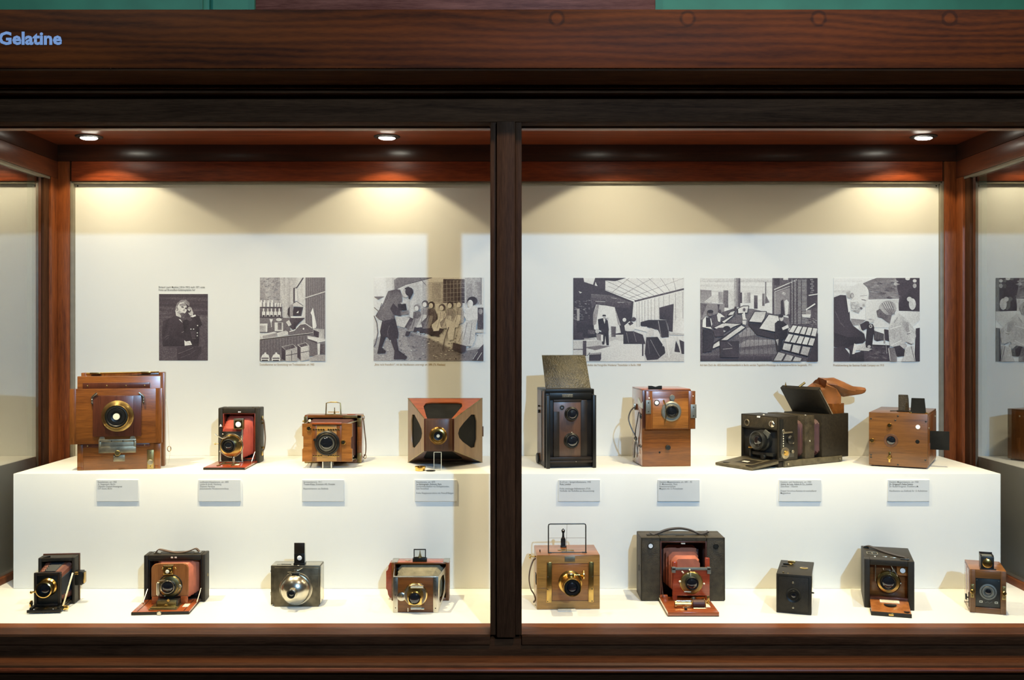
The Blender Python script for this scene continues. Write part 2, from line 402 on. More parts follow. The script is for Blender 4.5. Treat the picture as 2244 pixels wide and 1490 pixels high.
def join_meshes(name, objs, parent):
    bm = bmesh.new(); mat = objs[0].data.materials[0]
    for o in objs:
        bm.from_mesh(o.data); me = o.data; bpy.data.objects.remove(o); bpy.data.meshes.remove(me)
    me = bpy.data.meshes.new(name); bm.to_mesh(me); bm.free(); me.materials.append(mat)
    o = bpy.data.objects.new(name, me); COL.objects.link(o); o.parent = parent; return o
# ================================================================== the room
FZ, RZ = .8946, 1.1656            # case floor and plinth top
FT = FZ + .0004                   # things stand a hair above the case floor
YB, YR, YG, YF = 2.745, 2.40, 2.10, 2.04   # back panel, plinth front, glass, front frame face
SX = 1.214                        # side glass
def struct(o): o['kind'] = 'structure'; return o
wall = struct(make('wall_back', [B(-4, 4, 3.05, 3.2, 0, 4, .002)], 'wall_green'))
make('wall_batten', [B(-.905, -.885, 3.03, 3.05, .2, 4, .004)], 'wall_green', parent=wall)
struct(make('floor', [B(-4, 4, -3.5, 3.05, -.1, 0, 0)], 'floor_dark'))
sg = make('wall_sign', [B(-.745, .44, 3.015, 3.05, 2.436, 2.75, .004)], 'sign_plank')
tag(sg, 'reddish wooden board mounted on the green wall above the case', 'sign board')
# ================================================================== the showcase
case = empty('display_case', (0, 2.4, 0)); tag(case, 'large dark wooden glazed display case filled with old cameras', 'display case')
def cp(name, mat, *sh, label=None, p=None):
    o = make(name, sh, mat, label=label); o.parent = p or case
    if p is None: o.location = (0, -2.4, 0)
    return o
W_ = 1.32
hb = cp('header_board', 'header_veneer', B(-W_, W_, 1.92, 1.96, 1.997, 2.108, .002))
cp('crown_moulding', 'case_x', PR([(1.925, 1.998), (1.925, 1.9935), (1.945, 1.9918), (1.97, 1.9890), (1.99, 1.9865), (2.0, 1.9855), (2.06, 1.9855), (2.06, 2.02), (1.96, 2.02), (1.96, 1.998)], -W_, W_, 'x'))
cp('bead_moulding', 'case_x', TU([(-W_, 2.007, 1.9818), (W_, 2.007, 1.9818)], .0032, 12))
cp('bead_moulding', 'case_x', TU([(-W_, 2.013, 1.9768), (W_, 2.013, 1.9768)], .0024, 12))
cp('bead_fillet', 'case_x', B(-W_, W_, 2.012, 2.06, 1.9716, 1.9856, .0008))
cp('top_rail', 'case_x', B(-W_, W_, YF, YF + .06, 1.920, 1.9715, .0012))
cp('glazing_bead', 'sill_x', B(-W_, W_, 2.085, 2.112, 1.9165, 1.9235, .0015))
cp('top_board', 'case_x', B(-W_, W_, 1.96, 2.80, 2.09, 2.105, .002))
cp('header_back', 'case_x', B(-W_, W_, 2.09, 2.115, 1.9235, 2.09, .001))
mull = cp('mullion', 'case_z', B(-.0205, .0165, 2.028, YF + .06, FZ - .004, 1.920, .0025))
for x0, x1 in ((-.0335, -.0205), (.0165, .0295)):
    cp('mullion_fillet', 'case_z', B(x0, x1, YF, YF + .06, FZ - .002, 1.920, .002))
for x0, x1 in ((-W_, -.0335), (.0295, W_)):
    cp('sill', 'sill_x', PR([(2.045, FZ - .006), (2.075, FZ + .0005), (2.080, FZ - .003), (2.112, FZ + .001), (2.112, FZ - .02), (2.045, FZ - .02)], x0, x1, 'x'))
    cp('sash_rail', 'case_x', B(x0, x1, 2.034, 2.05, FZ - .020, FZ - .003, .0015))
cp('bottom_rail', 'case_x', B(-W_, W_, YF, YF + .06, .850, FZ - .010, .0015))
cp('base_ledge', 'sill_x', PR([(2.06, .852), (2.000, .850), (1.996, .846), (1.996, .842), (2.06, .842)], -W_, W_, 'x'))
cp('ledge_bead', 'inner_x', PR([(2.05, .842), (1.997, .842)] + [(1.997 - .006 * math.sin(a), .8365 + .0055 * math.cos(a)) for a in [i * math.pi / 6 for i in range(7)]] + [(2.05, .831)], -W_, W_, 'x'))
cp('plinth_moulding', 'case_x', PR([(2.06, .831), (2.004, .831), (2.008, .820), (2.020, .808), (2.024, .800), (2.06, .800)], -W_, W_, 'x'))
cp('base_cabinet', 'case_x', B(-W_, W_, 2.03, 2.80, 0, .83, .003))
for s in (-1, 1):   # front corner posts, outside the frame
    cp('corner_post', 'case_z', B(min(s * 1.20, s * W_), max(s * 1.20, s * W_), YF, 2.11, FZ - .02, 1.925, .002))
cp('case_floor', 'plinth_white', B(-1.21, 1.21, 2.112, 2.79, FZ - .06, FZ, .0005))
cp('ceiling_board', 'inner_x', B(-1.215, 1.215, 2.115, 2.79, 2.0015, 2.03, .001))
# back wall of the case
bp_ = cp('back_panel', 'panel_white', B(-1.1634, 1.1634, YB, YB + .012, FZ, 1.898, .0005))
for x, z in ((-1.157, 1.893), (1.157, 1.893)):
    make('screw', [LA(x, YB, z, [(.0022, 0), (.002, -.0008), (0, -.001)], 'y', 12)], 'dark_metal', parent=bp_)
cp('back_rail', 'inner_x', B(-1.167, 1.167, 2.728, 2.76, 1.904, 1.9565, .001))
cp('back_frieze', 'frieze_shade_x', B(-1.2035, 1.2035, 2.7285, 2.76, 1.9575, 2.0015, .0008))
cp('back_edge_strip', 'strip_grey', B(-1.1672, 1.1672, 2.733, 2.76, 1.8975, 1.904, .0008))
for s in (-1, 1):
    a, b = sorted((s * 1.2035, s * 1.1725)); cp('back_stile', 'inner_z', B(a, b, 2.728, 2.76, FZ, 1.9565, .001))
    a, b = sorted((s * 1.1725, s * 1.1634)); cp('back_edge_strip', 'strip_grey', B(a, b, 2.733, 2.76, FZ, 1.9045, .0008))
    # side wall of the case
    a, b = sorted((s * 1.2035, s * 1.235))
    cp('side_rail', 'inner_y', B(a, b, 2.11, 2.76, 1.910, 1.9565, .001)); cp('side_frieze', 'frieze_shade_y', B(a, b, 2.11, 2.76, 1.9575, 2.0015, .0008))
    a, b = sorted((s * 1.2065, s * 1.222))
    cp('side_glazing_bead', 'strip_grey', B(a, b, 2.12, 2.72, 1.9035, 1.910, .001))
    a, b = sorted((s * 1.2035, s * 1.235)); cp('side_stile', 'inner_z', B(a, b, 2.690, 2.76, FZ, 1.910, .001)); a, b = sorted((s * 1.2095, s * 1.235)); cp('side_stile', 'case_z', B(a, b, 2.662, 2.690, FZ, 1.910, .001))
    a, b = sorted((s * 1.2075, s * 1.235)); cp('side_sill', 'sill_x', B(a, b, 2.112, 2.672, FZ - .03, FZ + .016, .002))
    a, b = sorted((s * 1.30, s * 1.315)); cp('added_backing', 'case_z', B(a, b, 2.10, 2.76, .83, 2.03, .001))  # dark board added outside the side glass so its reflections stand out
    a, b = sorted((s * SX, s * (SX + .005)))
    cp('side_glass', 'glass_side', B(a, b, 2.112, 2.674, FZ + .014, 1.908, 0), label='reflective side glass pane')
for x0, x1 in ((-1.20, -.030), (.026, 1.20)):
    cp('front_glass', 'glass_front', B(x0, x1, 2.088, 2.092, FZ - .004, 1.922, 0), label='clear front glass pane')
# lettering on the header
tx0, tz = px(-3, 97, 1.9195)
tl = text('header_lettering', 'Gelatine', tx0, tz, 1.9192, 139 * 1.9195 / F, 'letter_blue', bold=.036, height=28 * 1.92 / F)
tl.parent = case; tl.location = (0, -2.4, 0); tl['label'] = 'pale blue lettering Gelatine'
# plinth
pl = make('plinth', [B(-1.1632, 1.1632, YR, YB - .0015, FT, RZ, .0006)], 'plinth_white')
tag(pl, 'long white plinth carrying the upper row of cameras', 'plinth')
# ------------------------------------------------------------------ downlights
def downlight(X, Y, label, watts, aim, size=104, group='recessed halogen downlights', blend=.12, spill=0):
    r = empty('recessed_downlight', (X, Y, 2.0015)); tag(r, label, 'lamp', group)
    make('trim_ring', [RG(0, 0, 0, .025, .034, -.003, 'z', 32)], 'trim_black', parent=r)
    g = make('gimbal_ring', [RG(0, 0, -.001, .0215, .0245, -.003, 'z', 28)], 'dark_metal', parent=r)
    b = make('bulb', [LA(0, 0, -.002, [(.0205, 0), (.0212, -.003), (.017, -.0052), (0, -.006)], 'z', 28)], 'bulb', parent=r)
    d = (Vector(aim) - Vector((X, Y, 2.0))).normalized()
    tilt = Vector((0, 0, -1)).rotation_difference(d).to_euler()
    for q in (g, b): q.rotation_euler = [v * .35 for v in tilt]
    l = spot('halogen_beam', (X, Y, 1.988), aim, watts, HALO, size, blend, .012)
    l.parent = r; l.location = (0, 0, -.0135)
    if spill:
        l = spot('halogen_spill', (X, Y, 1.988), (X, Y + .12, 1), spill, HALO, 164, 1, .012); l.parent = r; l.location = (0, 0, -.0135)
    return r
LY = 2.615
WB, WF, WS = 2.7, 26.0, 12.0
downlight((195 - VX) * LY / F, LY, 'lit round downlight in the case ceiling at the left end', WB, (-1.03, 2.70, 1.2), 116)
downlight((848 - VX) * LY / F, LY, 'lit round downlight in the case ceiling left of the mullion', WB, (-.34, 2.70, 1.2), 112)
downlight((2024 - VX) * LY / F, LY, 'lit round downlight in the case ceiling at the right end', WB, (.98, 2.71, 1.2), 112)
downlight(.28, 2.49, 'round downlight in the case ceiling just right of the mullion', WB * 1.15, (.30, 2.74, 1.43), 100)
for X, k, wh in ((-1.0, 1.15, 'above the large mahogany plate camera'), (-.5, 1.05, 'above the teak press camera'), (.5, .95, 'above the upright mahogany box camera'), (1.0, .8, 'above the wooden box camera with flaps')):
    downlight(X, 2.19, 'front row downlight behind the header, ' + wh, WF * k, (X * .98, 2.30, .95), 84, 'front row downlights', 1, WS * k)
# ================================================================== the cameras
def lens(c, x, y, z, r, p=None, rim='black', g=.72, h=3):
    """lens front: rim ring with a domed glass inside it"""
    q = c('lens_rim', rim, RG(x, y, z, r * g, r, -h, 'y', 36), p=p)
    c('lens_glass', 'lens_glass', DOME(x, y + .2, z, r * g, -r * .22, 'y', 28), p=p if p else q)
    return q
def screws(c, pts, y, r=1.0, mat='dark_metal', p=None):
    for x, z in pts: c('screw', mat, DOME(x, y, z, r, -r * .5, 'y', 10), p=p)
GU, GL = 'cameras on the white plinth', 'cameras on the case floor'
def on_plinth(name, label, ax, ay, yaw, group=GU):
    Y = (EYE - RZ) * F / (ay - VY); return Thing(name, label, 'camera', (ax - VX) * Y / F, Y, RZ + .0003, yaw, Y / F, group)
def on_floor(name, label, ax, ay, yaw, group=GL):
    Y = (EYE - FZ) * F / (ay - VY); return Thing(name, label, 'camera', (ax - VX) * Y / F, Y, FT, yaw, Y / F, group)

# --- 1: big mahogany travelling camera
c = on_plinth('field_camera', 'large mahogany plate camera with sliding lens board, leftmost on the plinth', 170, 1031, 11)
c('front_frame', 'mahogany', B(0, 174, -3, 8, 0, 206, .8))
c('inner_box', 'mahogany_dk', B(5, 169, 8, 40, 2, 176, .5))
rf = c('rear_frame', 'mahogany_v', FR(-1, 177, 0, 212, 12, 12, 12, 12, 40, 64, 1))
c('ground_glass_back', 'mahogany_dk', B(10, 166, 55, 60, 10, 202), p=rf)
c('hinge_rod', 'brass', TU([(12, 30, 211), (165, 38, 213)], 1.6), B(20, 42, 26, 38, 209, 213), B(128, 148, 30, 42, 210, 214))
for z0, z1 in ((179, 192), (50, 58)): c('slide_rail', 'mahogany_dk', B(12, 152, -8, -3, z0, z1, .8))
screws(c, [(22, 185), (62, 185), (102, 185), (141, 185), (22, 54), (141, 54)], -8, 1.6, 'brass_old')
bd = c('sliding_board', 'mahogany', B(-14, 178, -11, -4, 58, 179, .8))
c('board_edge', 'mahogany_v', B(-14, -1, -11.6, -10.8, 58, 179, .3), B(165, 178, -11.6, -10.8, 58, 179, .3), p=bd)
c('lens_panel', 'mahogany_dk', B(34, 135, -14, -11, 74, 164, .6), B(51, 119, -15, -13.5, 75, 163, .4), p=bd)
lp = c('lens_flange', 'brass_old', LA(86, -14, 119, [(34, 0), (34, -3), (31, -6), (27, -12), (25.5, -16), (24, -17), (24, 0)], 'y', 48))
c('lens_barrel', 'black', LA(86, -24, 119, [(24, 0), (25, -7), (24, -9), (21, -9.5), (18, -7), (0, -4)], 'y', 48), RG(86, -31, 119, 12, 19, -1.5))
c('barrel_ring', 'brass', RG(86, -32, 119, 23.3, 25.4, -1.5, n=48))
c('lens_stop', 'ivory', LA(86, -29, 119, [(7, 0), (7, -3), (0, -3.4)]))
c('lens_screw', 'brass', DOME(60, -20, 101, 2, -2), DOME(114, -20, 103, 2, -2))
for s, x in ((1, 33), (-1, 140)):
    c('turn_catch', 'nickel', TU([(x, -14, 146), (x, -14, 161), (x + s * 10, -15, 170)], 2.6, 8), DOME(x, -16, 150, 1.3, -1), DOME(x, -16, 156, 1.3, -1))
bk = c('slotted_plate', 'nickel_old', B(46, 124, -14.5, -11.4, 62, 68, .5), B(46, 124, -14.5, -11.4, 38, 52, .5), B(46, 51, -14.5, -11.4, 50, 64, .4), B(119, 124, -14.5, -11.4, 50, 64, .4), B(46, 124, -12.6, -11.2, 40, 66, .3), CY(53, -11.3, 69, 6, -2), CY(117, -11.3, 69, 6, -2))
c('clamp_knob', 'brass_old', CY(86, -12, 38, 6, -7), p=bk)
screws(c, [(50, 64), (73, 64), (97, 64), (119, 64)], -14.6, 1.5)
np = c('maker_plate', 'nickel_old', B(75, 99, -4.5, -3, 18, 32, .4)); screws(c, [(77, 20), (97, 20), (77, 30), (97, 30)], -4.6, .9, 'nickel', np)
lt = c('base_latch', 'brass_old', B(146, 160, -5, -3, 0, 42, .5)); c('latch_knob', 'nickel_old', CY(153, -5, 15, 6, -5), p=lt); screws(c, [(153, 36), (153, 6)], -5.2, 1.2, p=lt)
c('corner_joint', 'mahogany_v', B(0, 12, -4, -2.8, 0, 8, .3), B(162, 174, -4, -2.8, 0, 8, .3), B(0, 12, -3.8, -2.9, 8, 56, .3), B(160, 174, -3.8, -2.9, 8, 56, .3))
c('carrying_cord', 'ivory', TU(smoothpts([(178, 52, 150), (182, 54, 120), (184, 58, 60), (186, 62, 30), (182, 66, 2)]), .6, 6))
c('cord_ring', 'brass', TU([(184 + 4 * math.cos(a), 64, 36 + 6 * math.sin(a)) for a in [i * math.pi / 6 for i in range(12)]], .9, 6, True))

# --- 2: red bellows folding plate camera
c = on_plinth('folding_camera', 'black folding camera with tall red bellows and brass lens on a red bed', 478, 1015, 0)
bo = c('body', 'leather', FR(0, 90.5, 0, 121, 10, 10, 8, 12, 0, 42, 2)); c('body_back', 'black_matt', B(8, 82, 36, 40, 6, 112), p=bo)
c('body_lining', 'red_wood', FR(10, 80.5, 8, 109, 1.5, 1.5, 1.5, 1.5, 2, 36, .3), p=bo)
c('bellows', 'bellows_red', BL((13, 80, 18, 106), 30, (15, 60, 10, 78), -24, 6, 4.2))
bed = c('bed', 'red_wood', B(0, 86, -108, 2, 1, 5, .5)); c('bed_covering', 'leather', B(-.4, 86.4, -109, 2, 0, 1.4, .4), B(-.4, 86.4, -109, -107.6, 0, 4.6, .3), p=bed)
c('bed_rail', 'brass_old', B(22, 26, -90, -8, 5, 7), B(52, 56, -90, -8, 5, 7), B(22, 56, -62, -50, 5, 6.4)); c('scale_plate', 'ivory', B(50, 64, -74, -60, 5, 5.8, .2))
c('focus_clamp', 'nickel', B(22, 56, -34, -26, 5, 9, .6), CY(46, -44, 6, 2.4, 10, 'z'), TU([(26, -40, 8), (44, -46, 8)], 1.5), DOME(46, -44, 16, 2.4, 4, 'z'))
st = c('lens_standard', 'nickel', TU([(14, -30, 5), (14, -30, 80)], 2.2), TU([(60, -30, 5), (60, -30, 86)], 2.0), B(11, 63, -33, -27, 5, 8, .6))
c('release_cylinder', 'dark_metal', CY(16, -36, 60, 3.4, 22, 'z'), p=st); c('cylinder_cap', 'nickel', LA(16, -36, 82, [(4, 0), (4, 2), (1, 6), (0, 6)], 'z', 16), p=st)
c('lens_board', 'leather', B(17, 58, -30, -27, 10, 72))
pl_ = c('shutter_plate', 'brass', LA(38, -30, 42, [(25, 0), (25, -3), (22, -7), (16, -8), (0, -8)], 'y', 48))
c('shutter_rim', 'nickel', RG(38, -33, 42, 23.5, 26, -1.5, n=48), p=pl_)
c('lens_barrel', 'black', LA(36, -38, 43, [(15, 0), (15, -13), (13, -14), (11, -11), (0, -9)], 'y', 40)); lens(c, 36, -50, 43, 10, g=.7, h=1.5)
c('shutter_lever', 'nickel', TU([(10, -42, 64), (22, -42, 58), (36, -42, 63)], 1), TU([(56, -40, 52), (64, -40, 56)], .9), TU([(10, -42, 64), (5, -42, 68)], .9), DOME(22, -42, 68, 1.6, -2), DOME(40, -40, 18, 1.8, -2), DOME(15, -38, 30, 1.8, -2))
c('side_screw', 'brass', CY(9, -30, 46, 1.1, -6, 'x'), CY(3, -30, 46, 2.4, -2.5, 'x'))
fn = c('viewfinder', 'brass_old', FR(44, 64, 78, 98, 2, 2, 2, 2, -38, -24, .5), B(46, 62, -27, -24, 80, 96)); c('finder_lens', 'white_disc', DOME(54, -38, 88, 6, -2), p=fn); c('finder_hood', 'nickel', B(44, 65, -40, -23, 98, 100.5, .5), p=fn)
c('body_catch', 'white_disc', DOME(45, 1, 112, 1.8, -1.5), B(46, 50, -.5, .5, 111.2, 112.8, .2))
c('bed_strut', 'nickel', TU([(80, 2, 24), (77, -14, 5)], 1.1))
c('top_stud', 'brass', CY(74, 10, 121, 1.2, 1.6, 'z'), CY(84, 20, 121, 1.2, 1.4, 'z'))
c('carrying_strap', 'strap', ST([(91, 22, 98), (95, 22, 90), (97, 22, 70), (98, 22, 50), (96, 22, 30), (91, 22, 20)], 8, 1.6))
c('strap_mount', 'brass', B(90, 93, 17, 27, 92, 102, .5), B(90, 93, 17, 27, 14, 24, .5), B(91, 96, 18, 26, 84, 88, .4), B(91, 96, 18, 26, 30, 34, .4))

# --- 3: teak press camera on struts
c = on_plinth('press_camera', 'orange teak strut camera with frame finder and large black lens', 667.4, 1014.8, 0)
bo = c('body', 'mahogany', FR(0, 124, 0, 105, 7, 9, 8, 6, 0, 40, .8)); c('body_back', 'bellows_maroon', B(6, 116, 34, 38, 6, 100), p=bo)
c('corner_fitting', 'brass_old', B(84, 124.3, -.8, .6, 98.5, 104, .3), B(115.5, 124.4, -.8, .6, 80, 104, .3), B(115.5, 124.4, -.8, .6, 1, 22, .3), B(0, 24, -.8, .6, 1, 7, .3))
screws(c, [(88, 101), (102, 101), (119, 82)], -.8, .9, p=bo)
c('bellows', 'bellows_maroon', BL((10, 112, 10, 98), 32, (22, 108, 18, 94), -78, 9, 2.6))
fb = c('lens_board', 'teak', PR([(12, 14), (117.5, 14), (117.5, 40), (114, 42), (114, 64), (117.5, 67), (117.5, 94), (96, 94), (94, 96), (34, 96), (33, 94), (12, 94), (12, 68), (15, 67), (15, 42), (12, 40)], -86, -80, 'y', .5))
c('board_panel', 'oak_lt', B(33, 95, -87.5, -85.5, 15, 90, .4), p=fb); c('board_edge_strip', 'mahogany_v', B(33, 43, -88, -86.5, 15, 90, .3), B(85, 95, -88, -86.5, 15, 90, .3), p=fb)
c('board_cap', 'cherry', B(33, 95, -90, -80, 92.5, 96.5, .6), p=fb)
c('brass_inlay', 'brass', *[B(35 + i * 5.2, 39 + i * 5.2, -88.8, -87.8, 80.5, 83.5, .2) for i in range(11) if i not in (5,)], *[B(35 + i * 5.2, 39 + i * 5.2, -88.8, -87.8, 24.5, 27.5, .2) for i in range(11) if i not in (4, 5)], p=fb)
ln = c('lens_mount', 'black', LA(65.5, -87, 53.5, [(26, 0), (26, -5), (23, -7), (21, -7), (19, -12), (17, -12), (15, -9), (0, -9)], 'y', 48)); c('lens_ring', 'nickel_old', RG(65.5, -96, 53.5, 13.5, 16.5, -2, n=40), RG(65.5, -94, 53.5, 19.2, 20.4, -2, n=40), p=ln)
c('lens_glass', 'lens_glass', DOME(65.5, -96, 53.5, 13.6, -4), p=ln); c('iris_lever', 'black', B(37, 43, -94, -89, 58, 63, .5), p=ln)
for x, z in ((27, 84), (99, 55)): k = c('board_knob', 'brass', RG(x, -87, z, 2.4, 5, -3)); c('knob_screw', 'dark_metal', CY(x, -87, z, 2.2, -2), p=k)
c('left_fitting', 'brass_old', B(-1, 6, -2, 12, 86, 102, .5), CY(-1, 4, 91, 2.2, -4, 'x'), CY(-1, 4, 66, 1.5, -3, 'x')); c('body_screw', 'ivory', CY(12, -1, 93, 3, -3))
for z0, z1 in ((92, 92), (9, 14)):
    for xa, xb in ((9, 17), (114, 101)): c('strut', 'nickel', TU([(xa, 0, z0), (xb, -84, z1 - (0 if z1 > 50 else -3))], 1.3))
c('side_strut', 'nickel', TU([(108, -6, 90), (108, -6, 14)], .9))
ff = c('frame_finder', 'brass_old', TU([(46, 4, 105), (47, 4, 131), (56, 4, 133), (69, 4, 133), (78, 4, 131), (79, 4, 105)], 1.3), B(44, 81, 2, 7, 104.6, 106.6, .4)); c('finder_sight', 'brass', TU([(50, 8, 111), (75, 8, 111)], .8), TU([(64.5, 8, 107), (64.5, 8, 121)], .9), LA(64.5, 8, 107, [(2.2, 0), (.8, 8)], 'z', 10), p=ff)
c('top_plate', 'cherry', B(92, 110, 8, 22, 105, 106.4, .4))
c('side_plate', 'polished', B(123.8, 124.6, 2, 38, 4, 100, .2)); c('carrying_strap', 'strap', ST([(125, 20, 98), (127, 18, 90), (129, 18, 70), (132, 18, 40), (131, 18, 18), (126, 20, 10)], 9, 1.6)); c('strap_ring', 'brass', TU([(126 + 2.5 * math.cos(a), 18, 98 + 5 * math.sin(a)) for a in [i * math.pi / 6 for i in range(12)]], .8, 6, True), TU([(130 + 2.5 * math.cos(a), 18, 12 + 5 * math.sin(a)) for a in [i * math.pi / 6 for i in range(12)]], .8, 6, True))
root3 = c
a3 = Thing('acrylic_stand', 'clear acrylic support under the front of the teak press camera', 'stand', c.o.location.x, c.o.location.y, RZ + .0003, 0, c.u)
a3('stand_block', 'acrylic', B(54, 76, -82, -64, 0, 13.8, .3)); a3('stand_edge', 'ivory', B(54, 56, -84, -82, 0, 13.8, .2), B(72, 74, -84, -82, 0, 13.8, .2))

# --- 4: pyramid-shaped walnut camera
c = on_plinth('pyramid_camera', 'pyramid-shaped walnut camera with cut-out sides and small brass lens', 894, 1013, 0)
bk = c('rear_frame', 'walnut', FR(0, 163, 0, 140, 5, 5, 4, 5, 0, 14, .8)); c('rear_board', 'black_cloth', B(4, 159, 9, 13, 3, 137), p=bk)
Q = dict(a=(46, -120, 39), b=(107, -120, 39), c_=(107, -120, 105), d=(46, -120, 105)); O = dict(a=(0, 0, 0), b=(163, 0, 0), c_=(163, 0, 140), d=(0, 0, 140))
def ins(p, k=3.5): return tuple(p[i] + (k if i != 1 else 2) * (1 if (p[0] < 80 if i == 0 else p[2] < 70) else -1) * (0 if i == 1 else 1) + (2 if i == 1 else 0) for i in range(3))
c('black_cloth_bellows', 'black_cloth', HX([ins(O['a']), ins(O['b']), ins(Q['b'], 2), ins(Q['a'], 2), ins(O['d']), ins(O['c_']), ins(Q['c_'], 2), ins(Q['d'], 2)]))
oval = [(.20, .36), (.26, .22), (.40, .19), (.70, .30), (.82, .40), (.86, .52), (.82, .64), (.68, .74), (.40, .84), (.26, .80), (.20, .68)]
c('side_panel', 'walnut_pale', HOLE([O['a'], Q['a'], Q['d'], O['d']], oval, (2.4, .6, 0)), label='left side panel with oval cut-out')
c('side_panel', 'walnut_pale', HOLE([O['b'], Q['b'], Q['c_'], O['c_']], oval, (-2.4, .6, 0)), label='right side panel with oval cut-out')
tophole = [(.10, .985), (.16, .40), (.22, .24), (.30, .20), (.70, .20), (.78, .24), (.84, .40), (.90, .985)]
c('top_panel', 'cherry', HOLE([O['d'], O['c_'], Q['c_'], Q['d']], tophole, (0, .6, -2.4)))
c('bottom_panel', 'walnut', HOLE([O['a'], O['b'], Q['b'], Q['a']], tophole, (0, .6, 2.4)))
c('hinge', 'brass_old', TU([(9, -6, 131), (22, -8, 136)], 1), DOME(9, -8, 131, 2, -2), TU([(152, -10, 128), (138, -8, 134)], 1), DOME(8, -4, 4, 1.5, -1.5), DOME(16, -6, 4, 1.5, -1.5))
c('edge_rod', 'brass_old', TU([O['d'], Q['d'], Q['a'], O['a']], 1.1, 6), TU([O['c_'], Q['c_'], Q['b'], O['b']], 1.1, 6))
fp = c('front_panel', 'mahogany_dk', B(45, 108, -124, -119, 38, 106, 1)); c('front_board', 'walnut', B(48, 104, -126, -123.5, 40, 104, .8), p=fp)
c('lens_flange', 'brass', LA(75, -126, 71, [(18.5, 0), (18.5, -2), (16, -5), (15, -9), (12, -10), (11, -7), (9, -5), (9, -3), (0, -3)], 'y', 44)); c('lens_inner', 'black', LA(75, -129, 71, [(10, 0), (10, -2.5), (3, -1), (0, -1)], 'y', 32)); c('lens_stop', 'ivory', LA(75, -130, 71, [(3.4, 0), (3.4, -2.4), (0, -2.5)], 'y', 20))
c('side_tab', 'walnut', B(163, 165.5, 2, 10, 56, 78, .4)); c('bottom_bar', 'ivory', B(2, 70, -3, -1, .2, 2.2, .3), B(92, 122, -3, -1, .2, 2.2, .3))
a4 = Thing('acrylic_stand', 'narrow clear acrylic post holding up the pyramid-shaped camera', 'stand', c.o.location.x, c.o.location.y, RZ + .0003, 0, c.u)
a4('stand_block', 'acrylic', B(66, 82, -132, -127, 0, 38, .2)); a4('stand_edge', 'ivory', B(66, 67, -133, -132, 0, 38, .1), B(81, 82, -133, -132, 0, 38, .1), B(66, 82, -133, -132, 37.2, 38, .1))
Yc = (EYE - RZ) * F / (1033 - VY)
g = Thing('lens_cap', 'small gold lens cap lying beside the pyramid-shaped camera', 'lens cap', (920 - VX) * Yc / F, Yc + .012, RZ + .0003, 0, Yc / F)
g('cap_shell', 'gold', LA(0, 0, 0, [(10.5, 0), (11, .5), (11, 6), (12.2, 7), (12.2, 9.4), (10.8, 9.4), (10.2, 3), (0, 3)], 'z', 32))
g = Thing('stop_disc', 'small flat black disc lying beside the gold lens cap', 'disc', (943.5 - VX) * Yc / F, Yc + .006, RZ + .0003, 0, Yc / F); g('disc_plate', 'black', CY(0, 0, 0, 9.8, 1, 'z', 28)); g('disc_rim', 'dark_metal', RG(0, 0, .2, 9.2, 10.2, 1.1, 'z', 28))

# --- 5: twin-lens reflex
c = on_plinth('twin_lens_reflex_camera', 'tall black twin-lens reflex camera with raised leather lid', 1196.7, 1026.6, 9)
c('body', 'ebonised', B(0, 110, 8, 100, 0, 172, 1)); c('front_post', 'black', B(0, 7.5, -8, 9, 0, 160, .8)); c('front_post', 'black', B(103.5, 111, -8, 9, 0, 160, .8))
c('side_covering', 'walnut', B(-1.2, .4, 12, 98, 12, 168, .3)); c('side_strip', 'ebonised', B(-2.4, -.8, 38, 44, 12, 168, .4), B(-2, -.8, 8, 14, 0, 168, .4)); c('side_knob', 'black', CY(-1, 70, 120, 4, -4, 'x'), CY(-1, 70, 132, 2, -4, 'x')); c('side_foot', 'black', CY(-1, 80, 13, 12, -5, 'x'))
tp = c('top_frame', 'black', B(-1, 109, 4, 100, 165, 173, 1)); c('name_plate', 'ivory', B(36, 61, 3, 4.2, 155, 162, .3)); 
c('plate_lettering', 'ink', *[B(38.5 + i * 2.3, 40.2 + i * 2.3, 2.6, 3.1, 158.6, 160.4, .1) for i in range(9) if i != 4], *[B(44 + i * 2.1, 45.5 + i * 2.1, 2.6, 3.1, 155.9, 157.2, .1) for i in range(4)])
c('front_upper', 'black', B(8, 103, 3, 8, 150, 165, .5))
lb = c('lens_panel', 'walnut', B(17, 92, 2, 8, 24, 149, .5)); c('panel_strip', 'ebonised', B(17, 30, .8, 2.2, 24, 124, .4), B(78.5, 92, .8, 2.2, 24, 149, .4), B(17, 80, .8, 2.2, 145, 150, .3), p=lb)
for z, r in ((119, 15.5), (60, 17)):
    q = c('lens_mount', 'black', LA(57, 2, z, [(r, 0), (r, -3), (r - 2.5, -5), (r - 2.5, -12), (r - 4, -13), (r - 5, -11), (0, -11)], 'y', 40)); c('lens_glass', 'lens_glass', DOME(57, -9.5, z, r - 4.6, -4.5), p=q); c('lens_ring', 'dark_metal', RG(57, -11, z, r - 4.4, r - 3, -1.2), p=q)
c('dial', 'dark_metal', RG(36, 2, 133, 2.5, 5, -2)); c('index_stud', 'nickel', DOME(57, -4, 78, 1.8, -2))
c('cross_bar', 'ebonised', B(8, 103, -3, 6, 17, 24, .6), B(7, 104, -6, 2, 12, 16.5, .5)); c('bar_stud', 'nickel', DOME(66, -6, 14.5, 1, -1))
c('lid', 'leather_olive', HX([(2, 14, 174), (104, 14, 174), (104, 17, 174), (2, 17, 174), (2, 58, 246), (102, 58, 246), (102, 61, 247), (2, 61, 247)], .5)); c('lid_backing', 'leather_br', PR([(12, 0), (90, 0), (88, 2), (14, 2)], 60, 62), HX([(8, 17.4, 175), (98, 17.4, 175), (98, 18, 175), (8, 18, 175), (10, 61.4, 247), (80, 61.4, 249), (80, 62, 249), (10, 62, 247)])) if False else None
